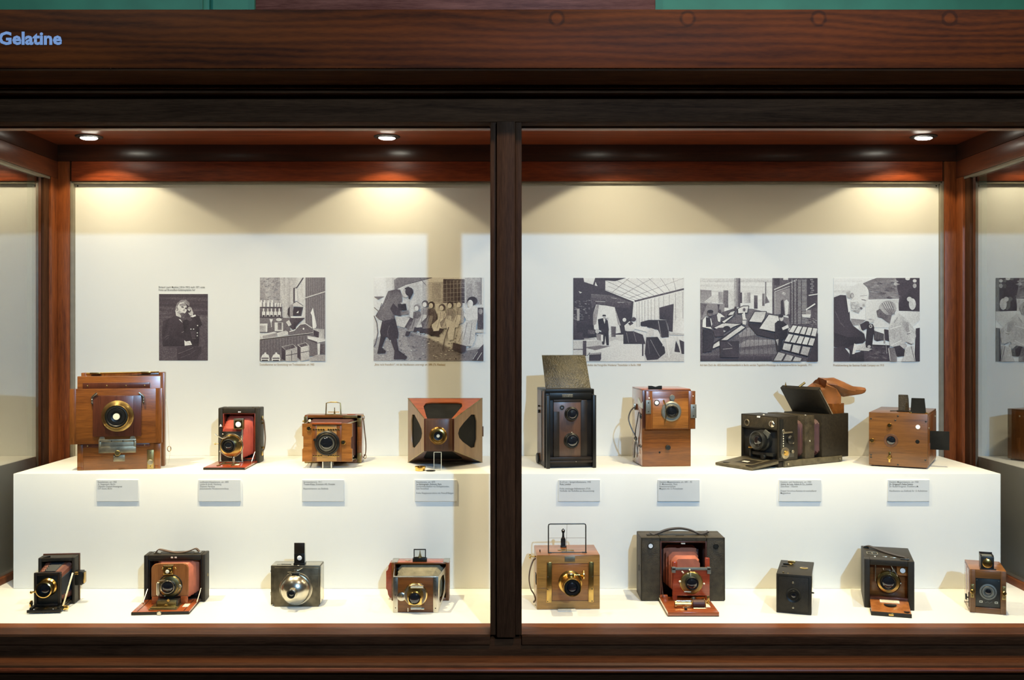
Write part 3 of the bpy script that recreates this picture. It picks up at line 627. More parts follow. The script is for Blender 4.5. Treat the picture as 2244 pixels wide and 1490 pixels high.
c('lid_hinge', 'black', TU([(3, 14, 173.6), (104, 14, 173.6)], 1.6))

# --- 6: box magazine camera, mahogany
c = on_plinth('magazine_camera', 'upright mahogany box camera with pale left side and strap, raised front board', 1408, 1023, 5)
c('body', 'mahogany', B(0, 108, 0, 106, 0, 169, .8)); c('left_side', 'polished', B(-.8, .3, 2, 104, 2, 167, .2)); c('top_lid', 'cherry', B(-.5, 108, 4, 106, 168.4, 170, .4)); c('front_band', 'mahogany_dk', B(-.4, 9, -2, .5, 85, 167, .5), B(4, 108, -2, .5, 163, 168, .4))
fb = c('front_board', 'mahogany', B(5, 115, -11, -2, 83, 166, .8)); c('board_stile', 'mahogany_v', B(5, 19, -11.6, -10.6, 83, 166, .3), B(100, 115, -11.6, -10.6, 83, 166, .3), p=fb); c('board_panel', 'teak', B(20, 99, -11.4, -10.4, 85, 150, .3), p=fb)
sh = c('shutter_ring', 'grey_metal', LA(61, -11, 122, [(22, 0), (22, -3), (19, -5), (16, -5), (14, -8), (0, -8)], 'y', 44), CY(63, -11, 152, 6, -3), B(61, 67, -13, -11, 141, 150, .4)); c('lens_cone', 'black', LA(61, -15, 122, [(14, 0), (14, -7), (12.5, -8), (10, -5), (0, -5)], 'y', 36), p=sh); c('lens_glass', 'lens_glass', DOME(61, -19, 122, 10, -3), p=sh); c('shutter_arm', 'brass_old', TU([(43, -17, 148), (48, -18, 134), (48, -18, 112), (46, -17, 98)], 1), p=sh)
c('finder_window', 'black', RG(29, -11.4, 141, 4.6, 6, -1)); c('finder_glass', 'white_disc', CY(29, -11.2, 141, 4.7, -.8))
for x0, x1, z0 in ((4.5, 16, 117), (104, 117, 107)):
    q = c('bracket', 'grey_metal', B(x0, x1, -13.5, -10, z0, z0 + 30, .5)); screws(c, [((x0 + x1) / 2, z0 + 5), ((x0 + x1) / 2, z0 + 24)], -13.6, 1.6, p=q)
c('bracket_arm', 'nickel', PR([(-12, 128), (30, 132), (40, 138), (40, 146), (30, 150), (4, 138), (-12, 144)], -2.4, -.8, 'x'))
c('front_knob', 'dark_metal', CY(56, 0, 42, 5.5, -7)); c('board_stud', 'white_disc', DOME(12, -11.6, 151, 1.6, -1), DOME(110, -11.6, 155, 1.2, -1)); c('front_hole', 'black', DOME(38, -.2, 31, 2.2, -.4)); c('side_stud', 'dark_metal', CY(108, 14, 40, 2.4, 2.5, 'x'))
c('top_level', 'black', PR([(14, 170), (44, 170), (44, 177), (38, 177), (30, 174.5), (22, 177), (14, 177)], 2, 8, 'y'))
c('carrying_strap', 'strap_dk', ST([(-3, 62, 128), (-14, 58, 118), (-20, 52, 100), (-14, 46, 78), (-6, 44, 60), (-5, 58, 36), (-4, 68, 12)], 7, 1.8), ST([(-3, 24, 118), (-7, 24, 96), (-8, 36, 74), (-6, 44, 58), (-5, 34, 42), (-4, 28, 24)], 5, 1.4))
c('strap_buckle', 'nickel', TU([(-6 + 3 * math.cos(a), 44, 57 + 5 * math.sin(a)) for a in [i * math.pi / 5 for i in range(10)]], 1.2, 6, True), B(-6, -1, 56, 70, 120, 134, .6)); c('side_catch', 'dark_metal', RG(-1, 10, 110, 4, 6, -2, 'x', 20), CY(-1, 6, 44, 2.4, -3, 'x'), CY(-1, 22, 44, 2.2, -3, 'x'))

# --- 7: long black camera with changing bag (units are millimetres)
c = Thing('reflex_plate_camera', 'long black leather camera with two bellows gaps and brown changing bag', 'camera', .5985, 2.604, RZ + .0003, -57.5, .001, GU)
c('baseboard', 'leather', B(4, 122, 4, 232, 0, 14, 1)); c('base_rail', 'leather_worn', B(119, 128, 20, 232, 1, 16, .8)); c('rail_catch', 'nickel_old', CY(128, 30, 8, 3, 3, 'x'), CY(128, 222, 8, 3, 3, 'x'))
fb = c('front_box', 'leather', B(0, 126, 10, 68, 16, 125, 1.2), FR(0, 126, 16, 125, 3, 5, 2, 34, 0, 12, .8)); c('front_lining', 'black_matt', B(3, 121, 9, 11, 16, 92), p=fb)
c('front_band', 'leather_br', B(5, 121, -1, .6, 94, 122, .4), p=fb); c('ring_window', 'nickel_old', RG(22, -1, 104, 6, 8.5, -2), p=fb); c('finder_glass', 'nickel', DOME(104, -1, 106, 9, -3), p=fb); c('front_latch', 'white_disc', B(56, 66, -2, 1, 119, 123, .4), p=fb); c('top_stud', 'ivory', DOME(62, 16, 125, 2.5, 2, 'z'), p=fb)
ln = c('lens', 'dark_metal', LA(74, 10, 64, [(24, 0), (24, -6), (26, -8), (26, -14), (22, -16), (22, -24), (24, -26), (24, -32), (21, -34), (17, -30), (0, -26)], 'y', 44)); c('lens_glass', 'lens_glass', DOME(74, -18, 64, 14, -5), p=ln); c('lens_knob', 'nickel_old', DOME(48, -14, 66, 3, -4), p=ln)
c('focus_rack', 'dark_metal', B(36, 112, -6, 8, 26, 34, .6), B(36, 42, -8, 8, 20, 40, .6), CY(84, -6, 24, 7, -6)); c('focus_rod', 'brass', TU([(36, -8, 44), (68, -8, 44)], 3.2)); c('tilt_arm', 'grey_metal', PR([(100, 70), (108, 84), (92, 92), (86, 84), (98, 76)], -12, -8))
bd = c('drop_front', 'leather_worn', HX([(2, -92, 1), (126, -92, 1), (126, 0, 10), (2, 0, 10), (2, -92, 7), (126, -92, 7), (126, 0, 17), (2, 0, 17)], .8)); c('bed_frame', 'leather', HX([(40, -62, 9), (96, -62, 9), (96, -24, 13.4), (40, -24, 13.4), (40, -62, 10.4), (96, -62, 10.4), (96, -24, 14.6), (40, -24, 14.6)]), HX([(112, -90, 7), (126, -90, 7), (126, 0, 17), (112, 0, 17), (112, -90, 10), (126, -90, 10), (126, 0, 20), (112, 0, 20)]), p=bd)
c('bed_window', 'ivory', HX([(50, -54, 10.2), (70, -54, 10.2), (70, -40, 12), (50, -40, 12), (50, -54, 11.2), (70, -54, 11.2), (70, -40, 13), (50, -40, 13)]), p=bd)
c('bed_hole', 'black', LA(24, -74, 8.6, [(9, 0), (9, 1), (0, 1)], 'z'), LA(104, -78, 8.4, [(9, 0), (9, 1), (0, 1)], 'z'), p=bd)
for y0, y1 in ((68, 96), (128, 158)): c('bellows', 'bellows_maroon', BL((6, 120, 20, 112), y0 - 2, (6, 120, 20, 112), y1 + 2, 3, 5))
c('middle_frame', 'leather_br', B(0, 126, 95, 129, 14, 124, 1.2)); c('middle_stud', 'nickel', DOME(112, 112, 124, 3, 2, 'z'), DOME(126, 112, 60, 2.5, 2, 'x'))
c('rear_box', 'leather', B(0, 126, 157, 258, 12, 124, 1.2))
sd = c('control_plate', 'dark_metal', B(126, 128, 6, 52, 24, 88, .5), B(126, 129, 4, 14, 24, 120, .4)); c('control_dial', 'nickel_old', LA(128, 18, 36, [(14, 0), (14, 4), (12, 5), (0, 5)], 'x'), p=sd); c('dial_hub', 'brass', LA(133, 18, 36, [(7, 0), (6, 3), (0, 3)], 'x'), p=sd); c('winding_knob', 'black', LA(128, 36, 68, [(11, 0), (11, 5), (8, 9), (0, 10)], 'x'), p=sd); c('speed_lever', 'nickel_old', B(128, 131, 10, 44, 84, 88, .5), DOME(128, 14, 90, 5, 3, 'x'), CY(128, 44, 38, 4, 5, 'x'), DOME(128, 46, 60, 3.4, 5, 'x'), p=sd)
c('speed_scale', 'ivory', *[B(128.9, 129.5, 12, 14.5, 46 + i * 6, 49 + i * 6, .1) for i in range(7)], p=sd)
c('lid', 'leather', HX([(2, 186, 124), (126, 186, 124), (126, 194, 124), (2, 194, 124), (2, 140, 187), (126, 140, 187), (126, 150, 194), (2, 150, 194)], 1)); c('lid_tab', 'brass_old', TU([(62, 146, 192), (70, 158, 203)], 3)); c('lid_pin', 'brass_old', LA(16, 146, 192, [(2.5, 0), (.4, 10)], 'z', 8)); c('lid_strut', 'nickel', TU([(127, 196, 124), (127, 148, 188)], 1))
c('magazine', 'mahogany', B(16, 124, 198, 244, 122, 150, .8))
def bag(bm):
    spine = [((70, 222, 146), 52, 23), ((70, 224, 166), 54, 24), ((68, 222, 186), 50, 22), ((70, 216, 200), 42, 13), ((88, 236, 196), 36, 18), ((104, 262, 184), 28, 18), ((118, 284, 180), 20, 12), ((130, 300, 180), 15, 9), ((136, 308, 182), 10, 6)]
    rings = []; n = 20
    for k, (p, a, b) in enumerate(spine):
        ring = []
        for i in range(n):
            t = 2 * math.pi * i / n; w = 1 + .10 * math.sin(5 * t + 1.7 * k) + .07 * math.sin(9 * t - k)
            if k < 3: v = Vector((a * math.cos(t) * w, b * math.sin(t) * w, 2.5 * math.sin(3 * t + k)))
            else:
                e = Vector((.35, .94, -.15)); u1 = Vector((.94, -.35, 0)); u2 = Vector((0, .15, 1)); v = u1 * a * .8 * math.cos(t) * w + u2 * b * math.sin(t) * w
            ring.append(bm.verts.new(Vector(p) + v))
        rings.append(ring)
    for a, b in zip(rings, rings[1:]):
        for i in range(n): _face(bm, (a[i], a[(i + 1) % n], b[(i + 1) % n], b[i]))
    _face(bm, rings[0]); _face(bm, rings[-1][::-1])
c('changing_bag', 'leather_tan', bag)

# --- 8: old wooden box camera with flaps (millimetres)
c = Thing('box_camera', 'reddish-brown wooden box camera with black flaps raised, rightmost on the plinth', 'camera', .9044, 2.543, RZ + .0003, -28, .001, GU)
c('body', 'brown_old', B(0, 136, 1, 205, 4, 134, 1)); c('front_plate', 'brown_old', B(0, 136, -6, 1, 3, 134, 1)); c('base', 'mahogany_dk', B(5, 131, 6, 200, 0, 5)); c('side_panel', 'mahogany_v', B(135.5, 137, 6, 200, 8, 128, .4), *[B(136.6, 137.6, 14 + i * 22, 24 + i * 22, 10, 60, .3) for i in range(8)])
lr = c('lens_recess', 'walnut', LA(52, -6, 66, [(17, .5), (16, -1), (12, 2), (11, 2)], 'y', 36), RG(52, -6, 66, 11, 16.5, -1)); c('lens_glass', 'lens_glass', DOME(52, -5, 66, 11, -4), p=lr)
for x, z in ((49, 103), (8, 64)): q = c('brass_knob', 'brass', LA(x, -6, z, [(6, 0), (6, -3), (4.6, -5), (0, -5)], 'y', 24)); c('knob_slot', 'black', B(x - 3, x + 3, -11.6, -10.8, z - .6, z + .6, .1), p=q)
c('finder_window', 'white_disc', CY(114, -6, 102, 5.2, -.8)); c('finder_hole', 'black', CY(113, -6, 66, 4.8, -.5))
q = c('brass_latch', 'brass', B(46.5, 51, -9, -6, 12, 38, .8)); c('latch_boss', 'brass', RG(48.8, -8, 24, 1.5, 5, -3), p=q)
screws(c, [(5, 118), (5, 22), (5, 28), (132, 116), (131, 22), (68, 127), (68, 7), (62, 116)], -6, 2.2)
c('side_flap', 'black_cloth', B(137, 181, 38, 40.5, 44, 90, .4)); c('flap_hinge', 'dark_metal', TU([(137.5, 40, 44), (137.5, 40, 90)], 1.2)); c('side_knob', 'nickel_old', DOME(137, 170, 116, 2.5, 2, 'x'), DOME(137, 12, 98, 2.5, 2, 'x'))
c('top_flap', 'black_cloth', HX([(95, 10, 134), (131, 10, 134), (131, 12, 134), (95, 12, 134), (97, 14, 171), (127, 14, 171), (127, 16, 171), (97, 16, 171)])); c('flap_mount', 'brass', B(92, 98, 8, 15, 134, 137, .4), B(129, 135, 8, 15, 134, 137, .4))
c('finder_hood', 'leather_br', PR([(52, 134), (84, 134), (74, 164), (60, 176), (52, 176)], 62, 84, 'x', .6)); c('finder_base', 'ebonised', B(60, 92, 38, 60, 134, 137.5, .5), TU([(44, 40, 135.5), (62, 44, 136)], 1.2), B(90, 97, 24, 32, 134, 137, .4))

# --- 9: small black folding camera
c = Thing('folding_camera', 'small black folding camera with brass lens at the left end of the case floor', 'camera', -1.039, 2.257, FT, 6, .0010125, GL)
bo = c('body', 'leather', FR(0, 77, 0, 102, 7, 6, 6, 8, 0, 34, 1)); c('body_back', 'black_matt', B(5, 72, 26, 30, 4, 96), p=bo); c('rear_door', 'mahogany_dk', B(-1, 78, 34, 38, 0, 104, .6), p=bo); c('door_lining', 'strap', B(77, 78.6, 30, 34, 1, 103, .3), p=bo)
bw = c('bellows', 'bellows_rust', BL((9, 69, 12, 93), 24, (11, 60, 14, 80), -36, 6, 3)); c('bellows_panel', 'bellows_black', BL((18, 60, 11, 94.2), 24, (18, 53, 13, 81.2), -36, 6, 3), p=bw); c('bellows_panel', 'bellows_black', BL((8, 70.2, 22, 82), 24, (10, 61.2, 22, 71), -36, 6, 3), p=bw)
bd = c('bed', 'leather', B(4, 70, -72, 2, 4, 8, .8)); c('bed_rail', 'black', B(6, 12, -70, -2, 8, 12, .5), B(62, 68, -70, -2, 8, 12, .5), p=bd); c('bed_lip', 'black', B(2, 72, -75, -70, 2, 8, .8), p=bd); c('bed_track', 'brass', B(32, 39, -66, -40, 8, 10, .4), p=bd); screws(c, [(16, 9), (55, 9)], -72.4, 1, 'white_disc', bd); c('bed_foot', 'dark_metal', CY(36, -70, 0, 3, 3, 'z'), CY(36, -20, 0, 3, 4, 'z'), p=bd)
lb = c('lens_board', 'black', B(9, 62, -46, -38, 9, 80, .6)); c('board_frame', 'ebonised', FR(8, 63, 9, 81, 6, 6, 5, 6, -50, -44, .8), p=lb); c('board_stud', 'dark_metal', RG(14, -48, 52, 2, 4, -2), p=lb)
fl = c('lens_flange', 'brass', LA(36, -46, 50, [(20, 0), (20, -3), (18, -6), (16.5, -8), (16.5, -26), (17, -28), (15, -29), (14.6, -24), (14.6, -8), (0, -8)], 'y', 48)); c('lens_inside', 'black', LA(36, -62, 50, [(14.4, 0), (14.4, -11.4), (13.6, -11.4), (12, -4), (0, -3)], 'y', 40), p=fl); c('lens_glass', 'lens_glass', DOME(36, -65, 50, 11.5, -3), p=fl); c('stop_lever', 'brass', TU([(20, -66, 46), (8, -68, 44)], 1.8), DOME(9, -68, 44, 3, -2), p=fl); screws(c, [(50, 42)], -60, 1.4, p=fl)
c('bed_strut', 'nickel', TU([(72, 0, 68), (69, -56, 10)], 1.4), TU([(74, 0, 68), (71, -56, 10)], 1)); c('focus_wheel', 'gold', RG(2, -44, 14, 4, 7, -3, 'x', 24), CY(72, -56, 7, 4.5, 9, 'x'), RG(72, -56, 7, 2, 5.5, 3, 'x', 20)); c('wheel_hub', 'dark_metal', CY(3, -44, 14, 3.6, -3, 'x'))
fn = c('side_finder', 'black', B(77, 92, 2, 22, 40, 70, 1), B(90, 95, 4, 20, 42, 68, .8)); c('finder_mount', 'brass', CY(76, 4, 66, 4, 8, 'x'), p=fn); c('finder_edge', 'brass', FR(94, 96, 44, 67, .8, .8, 1.5, 1.5, 4, 20, .3), p=fn); c('top_dent', 'black', PR([(6, 102), (24, 102), (24, 106)], 4, 6))

# --- 10: black folding camera with orange lens board
c = Thing('folding_camera', 'black folding camera with bright orange wooden lens board and round-topped front', 'camera', -.8105, 2.273, FT, 4, .0010185, GL)
bo = c('body', 'leather', FR(0, 132, 0, 104, 9, 8, 6, 10, 0, 42, 1.6)); c('body_back', 'bellows_maroon', B(7, 126, 34, 38, 4, 98), p=bo); c('front_lining', 'black', FR(9, 124, 5, 94, 3, 3, 2, 3, 3, 34, .4), p=bo)
c('bellows', 'bellows_pink', BL((24, 118, 16, 92), 30, (36, 100, 12, 86), -28, 5, 4))
bd = c('bed', 'cherry', B(2, 120, -97, 2, 2, 6.5, .5)); c('bed_covering', 'leather', B(1.4, 120.6, -98, 2, 0, 2.4, .5), B(1.4, 120.6, -98.5, -96.6, 0, 6, .4), p=bd); c('bed_panel_line', 'mahogany_dk', B(12, 14, -94, -6, 6.4, 6.9, .1), B(108, 110, -94, -6, 6.4, 6.9, .1), p=bd); c('scale_plate', 'ivory', B(98, 110, -64, -40, 6.5, 7.2, .2), p=bd)
c('focus_track', 'brass_old', B(34, 92, -88, -40, 6.5, 9, .5), B(40, 88, -84, -76, 9, 11, .5), TU([(36, -80, 10), (92, -80, 10)], 1.4)); c('track_clamp', 'dark_metal', B(44, 88, -64, -36, 6.5, 20, .8)); c('clamp_front', 'brass_old', B(46, 86, -66, -63, 8, 21, .5)); c('clamp_knob', 'brass', CY(66, -66, 12, 3.6, -8), TU([(68, -68, 14), (71, -66, 21)], 1), CY(70, -66, 22, 3, -3)); c('bed_knob', 'nickel', CY(60, -98, 4, 4.2, -5), B(55, 59, -101, -98, 1, 8, .4))
bd2 = c('lens_board', 'teak_v', PR(rrect(26, 104, 23, 93, 12, corners=(1, 1, 0, 0)), -36, -30, 'y', .6)); c('board_foot', 'cherry', B(27, 41, -37, -30, 6.5, 23, 1), B(88, 103, -37, -30, 6.5, 23, 1), p=bd2); c('board_seam', 'mahogany_dk', B(26, 104, -36.6, -35.6, 22, 23.2, .1), p=bd2)
sh = c('shutter', 'brass_old', LA(66, -36, 45, [(24, 0), (24, -3), (22, -6), (16, -8), (0, -8)], 'y', 48)); c('shutter_band', 'dark_metal', RG(66, -36, 45, 23, 26, -2.5, n=48), LA(66, -42, 45, [(15.5, 0), (15.5, -7), (14, -8), (12, -6), (0, -6)], 'y', 40), p=sh); c('lens_ring', 'nickel', RG(64, -50, 46, 12.6, 14.2, -1.6, n=40), p=sh); c('lens_glass', 'lens_glass', DOME(64, -49, 45, 12, -4), p=sh)
c('air_cylinder', 'nickel', LA(42, -42, 28, [(4, 0), (4, 26), (2, 28), (0, 28)], 'z', 20), CY(42, -42, 26, 2.4, 4, 'z'), B(48, 51, -46, -40, 36, 52, .4), p=sh); c('cylinder_bracket', 'nickel_old', TU([(44, -44, 58), (58, -46, 60)], 1.6), DOME(88, -44, 46, 4.5, -2), TU([(86, -44, 40), (84, -44, 34)], 1.2), DOME(56, -42, 25, 2, -2), p=sh)
fn = c('viewfinder', 'brass', FR(54, 75, 72, 92, 3, 3, 3, 3, -48, -38, .5), B(55, 74, -44, -37, 74, 90), CY(66, -44, 80, 6, -5), DOME(51, -40, 84, 2.5, -2), DOME(78, -40, 84, 2.5, -2)); c('finder_lens', 'ivory', DOME(63, -49, 79, 4, -2), p=fn)
for x in (8, 123): c('bed_strut', 'nickel', TU([(x, 0, 30), (x - 3, -26, 6)], 1.3))
c('carrying_strap', 'strap', ST([(20, 20, 105), (26, 20, 112), (36, 20, 111), (58, 20, 106), (74, 20, 105), (92, 20, 108), (106, 20, 113), (112, 20, 110), (115, 20, 105)], 11, 1.8, (0, 1, 0))); c('strap_mount', 'nickel', B(17, 31, 14, 26, 104, 106, .4), B(104, 119, 14, 26, 104, 106, .4)); c('body_catch', 'ivory', B(58, 63, -.6, .4, 97, 100, .3), B(66, 71, -.6, .4, 97, 100, .3)); c('tripod_bush', 'brass_old', CY(132, 24, 54, 3.4, 1, 'x'))

# --- 11: metal camera with ball front
c = on_floor('metal_box_camera', 'tarnished metal camera with shiny hemispherical front and small upright finder', 601.7, 1328.9, 0)
c('body', 'tarnish', B(-9, 99, 3, 48, 3, 88, .6)); c('front_plate', 'tarnish', B(0, 97, -3, 3.2, 0, 85, .6)); c('top_plate', 'nickel', B(-8, 98, 4, 47, 87.5, 88.6, .3)); c('side_plate', 'nickel', B(98.5, 100, 5, 46, 5, 86, .3))
c('side_pin', 'dark_metal', CY(-9, 14, 74, 1.6, -3, 'x'), CY(-9, 14, 26, 1.6, -3, 'x'), CY(-9, 14, 22, 1.2, -3, 'x')); c('shutter_slot', 'black', B(2, 12, 12, 15, 88.4, 89, .1), TU([(12, 14, 89), (34, 12, 89)], .8))
c('dome_ring', 'nickel', RG(48, -3, 40, 30, 36, -4, n=56)); dm = c('dome', 'nickel', LA(47, -6, 39, [(33 * math.cos(a), -27 * math.sin(a)) for a in [i * math.pi / 2 / 14 for i in range(14)]] + [(0, -27)], 'y', 56))
c('lens_tube', 'nickel', LA(46, -28, 38, [(12, 0), (10.5, -6), (10.5, -18), (9, -19), (8.4, -14), (0, -13)], 'y', 36)); c('lens_rim', 'dark_metal', RG(46, -45, 38, 6.6, 9.8, -1.2)); c('lens_glass', 'lens_glass', DOME(46, -43, 38, 6.8, -2.4))
c('dome_bracket', 'nickel', B(38, 58, -12, -4, 72, 77, .6), B(44, 52, -10, -4, 77, 82, .5), TU([(52, -6, 80), (62, -6, 86)], 1.6)); c('bracket_slot', 'black', B(40, 56, -13, -11.5, 69, 74, .4)); c('bracket_rod', 'nickel_old', TU([(30, -6, 76), (40, -6, 76)], 1))
fn = c('viewfinder', 'black', B(41, 64, 8, 22, 88, 114, .8), B(40, 65, 6, 24, 88, 93, .6)); c('finder_lens', 'white_disc', DOME(53, 8, 104, 5.3, -2), p=fn); c('finder_lid', 'ebonised', B(41, 64, 9, 11, 114, 137, .5), p=fn); c('lid_edge', 'ivory', B(63.6, 66, 10, 12, 94, 137, .3), p=fn); c('finder_stud', 'nickel', DOME(52, 2, 89, 3, 1.6, 'z'), p=fn)

# --- 12: strut camera with nickel edges and grey bellows
c = Thing('strut_camera', 'brown strut camera with shiny nickel corner strips, grey bellows and gold lens', 'camera', -.2598, 2.292, FT, 0, .001027, GL)
bo = c('body', 'mahogany', FR(0, 126, 0, 83, 8, 7, 6, 3, 0, 38, .8)); c('body_back', 'black_matt', B(6, 120, 32, 36, 4, 81), p=bo); c('top_plate', 'cherry', B(0, 126, 0, 38, 82.6, 84, .4), p=bo); c('corner_plate', 'nickel', B(-.5, 13, -.5, 38.5, 83.4, 84.8, .3), B(113, 126.5, -.5, 38.5, 83.4, 84.8, .3), p=bo); c('top_stud', 'nickel', CY(34, 18, 84, 6, 1.4, 'z'), p=bo)
c('bellows', 'bellows_grey', BL((12, 114, 6, 79), 34, (20, 104, 4, 71), -84, 5, 6))
fb = c('lens_board', 'mahogany', B(15, 108, -93, -86, 0, 74, .6)); es = c('edge_strip', 'nickel', B(14, 24, -95, -85, 0, 74.4, .5), B(98, 109, -95, -85, 0, 74.4, .5), p=fb); screws(c, [(19, 10), (19, 37), (19, 64), (103, 9), (103, 37), (103, 65)], -95, 1.3, p=fb); c('board_top', 'nickel', B(14, 109, -95, -86, 73.4, 75, .3), p=fb)
ov = [(.12, .30), (.20, .14), (.45, .10), (.75, .22), (.84, .5), (.75, .78), (.45, .88), (.2, .84), (.12, .66)]
for xa, xb, t in ((14, 6, 1.2), (109, 120, -1.2)): c('side_strut', 'nickel', HOLE([(xa, -94, 1), (xb, 2, 22), (xb, 2, 76), (xa, -94, 74)], ov, (t, 0, 0)))
sh = c('shutter', 'gold', LA(61, -93, 38, [(25, 0), (25, -3), (23, -5), (20, -6), (0, -6)], 'y', 52)); c('shutter_dial', 'nickel', RG(61, -97, 38, 17.5, 23.5, -3, n=44), LA(32, -93, 34, [(9, 0), (9, -5), (7, -6), (0, -6)], 'y', 28), p=sh); c('lens_plate', 'gold', B(47, 75, -103, -98, 18, 58, 1.2), p=sh); c('shutter_piston', 'nickel', TU([(52, -104, 56), (78, -104, 56)], 2.6), TU([(52, -104, 11), (80, -104, 11)], 2.6), TU([(46, -102, 12), (46, -102, 4)], 1), p=sh); c('cylinder_end', 'steel', CY(52, -104, 12, 3.4, 22, 'x'), p=sh)
ln = c('lens_barrel', 'gold', LA(60, -103, 33, [(14, 0), (14, -5), (12.5, -6), (11, -4), (0, -4)], 'y', 44)); c('lens_glass', 'lens_glass', DOME(60, -106.5, 33, 11.4, -3), p=ln); c('dial_needle', 'brass_old', B(31, 33, -100, -99, 32, 38, .2), p=sh)
ff = c('frame_finder', 'black', FR(48, 75, 92, 112, 2, 2, 2, 2, 4, 7, .3), B(46, 77, 2, 14, 84, 92, .8)); c('finder_sight', 'brass_old', LA(62, 5, 93, [(4.5, 0), (1.6, 8), (.6, 14), (1.3, 15), (0, 16)], 'z', 10), B(51, 72, 5, 6, 94, 95, .2), p=ff); c('finder_glass', 'acrylic', B(50, 73, 5.2, 5.8, 94, 110, 0), p=ff)
c('hand_strap', 'red_wood', PR([(0, 82), (-4, 82), (-8, 74), (-8, 66), (-13, 62), (-13, 24), (-9, 20), (-9, 12), (-5, 4), (0, 4)], 8, 30, 'y', .8)); c('strap_plate', 'strap_dk', B(-2, 0, 10, 30, 6, 18, .5), B(-2, 0, 10, 30, 70, 80, .5))

# --- 13: light oak camera with brass strips and wire frame finder
c = on_floor('wooden_box_camera', 'light oak box camera with brass strips and open wire frame finder on top', 1176.5, 1336, 2)
c('body', 'oak_lt', B(0, 138.5, 0, 106, 0, 118, .8)); c('top_lid', 'teak', B(.5, 138, .5, 105.5, 117.6, 119, .4))
fp = c('lens_panel', 'teak', B(33, 113, -2.4, .5, 20, 99, .4)); c('panel_seam', 'mahogany_dk', B(33, 113, -1, .2, 99, 100.5, .1), B(33, 113, -1, .2, 18.5, 20, .1), B(0, 22, -.2, .4, 46, 46.8, .1), B(124, 138.5, -.2, .4, 73, 73.8, .1), p=fp)
for x0, x1 in ((21, 33), (113, 125)):
    q = c('brass_strip', 'brass', HX([(x0, -4, 16), (x1 - 1, -4, 16), (x1 - 1, 0, 16), (x0, 0, 16), (x0 + 1, -4, 104), (x1, -4, 104), (x1, 0, 104), (x0 + 1, 0, 104)], .4)); screws(c, [(x0 + 2.5, 18.5), (x0 + 2.5, 45), (x0 + 3, 72), (x0 + 3, 100)] if x0 < 50 else [(x1 - 4, 18.5), (x1 - 4, 45), (x1 - 3, 72), (x1 - 3, 100)], -4, 1.4, p=q)
np = c('maker_plate', 'nickel_old', B(61, 84, -1.2, .3, 104, 116, .3)); c('plate_lettering', 'ink', *[B(64 + i * 1.9, 65.3 + i * 1.9, -1.6, -1.1, z, z + 1.2, .1) for z in (112.4, 109.4, 106.4) for i in range(9) if (i + int(z)) % 4], p=np)
ln = c('lens_barrel', 'brass', LA(73, -2, 60, [(26, 0), (26, -3), (22, -5), (20, -8), (19.5, -30), (20.5, -32), (20.5, -40), (19.5, -50), (18.6, -52), (17, -50), (16, -42), (0, -36)], 'y', 56)); c('lens_rim', 'black', RG(73, -49, 60, 11.5, 17.4, -2, n=44), p=ln); c('lens_glass', 'lens_glass', DOME(73, -46, 60, 12.4, -4), p=ln)
fk = c('focus_pinion', 'gold', B(64, 78, -36, -26, 76, 86, 1), TU([(78, -31, 82), (93, -31, 83)], 1.2)); c('focus_knob', 'gold', LA(92, -31, 83, [(3, 0), (5, 2), (10, 6), (10, 8), (0, 8)], 'x', 24), p=fk)
ff = c('frame_finder', 'dark_metal', TU([(27, 22, 119)] + [(27, 22, 179), (28, 22, 182), (31, 22, 183)] + [(106, 22, 183), (109, 22, 182), (110, 22, 179)] + [(110, 22, 119)], 1.3), B(26, 34, 18, 26, 118.6, 121, .5), B(102, 112, 18, 26, 118.6, 121, .5), TU([(30, 22, 120), (106, 22, 120)], .9)); c('cross_wire', 'strap', TU([(68, 22, 183), (67, 22, 119)], .35, 5), TU([(27, 22, 152), (110, 22, 152)], .3, 5), p=ff)
pp = c('peep_sight', 'black', PR([(60, 119), (71, 119), (71, 136), (68, 142), (67.5, 150), (69, 153), (69.5, 157), (65.5, 161), (61.5, 157), (62, 153), (63.5, 150), (63, 142), (60, 136)], 84, 86), B(59, 72, 78, 86, 118.6, 122, .5)); c('sight_hole', 'white_disc', CY(65.5, 83.9, 157, 1.5, -.4), p=pp)
c('top_plate', 'brass_old', B(50, 86, 44, 54, 119, 120, .3)); c('level_glass', 'grey_metal', B(57, 85, 30, 34, 118.8, 120, .4)); c('top_pin', 'dark_metal', CY(9, 34, 119, 1.2, 5, 'z'))
c('carrying_strap', 'strap', ST([(0, 40, 104), (-6, 40, 98), (-13, 38, 78), (-15, 36, 56), (-11, 36, 36), (-5, 36, 26), (-1, 36, 14), (-5, 38, 6)], 9, 2.4)); c('strap_screw', 'brass', CY(0, 38, 108, 1.6, -12, 'x'), CY(-11, 38, 108, 5, -4, 'x')); c('side_plate', 'black', B(-1.6, 0, 10, 34, 52, 74, .4))
a9 = Thing('acrylic_stand', 'grey-tinted acrylic wedge under the light oak camera', 'stand', c.o.location.x, c.o.location.y, FT, 2, c.u); a9('stand_plate', 'card', HX([(44, -16, 0), (86, -16, 0), (84, -1.5, 0), (46, -1.5, 0), (44, -16, 1), (86, -16, 1), (84, -1.5, 1.6), (46, -1.5, 1.6)]))
a9.o['label'] = 'small flat grey plate lying in front of the light oak camera'; a9.o['category'] = 'plate'; a9.o.name = 'support_plate'

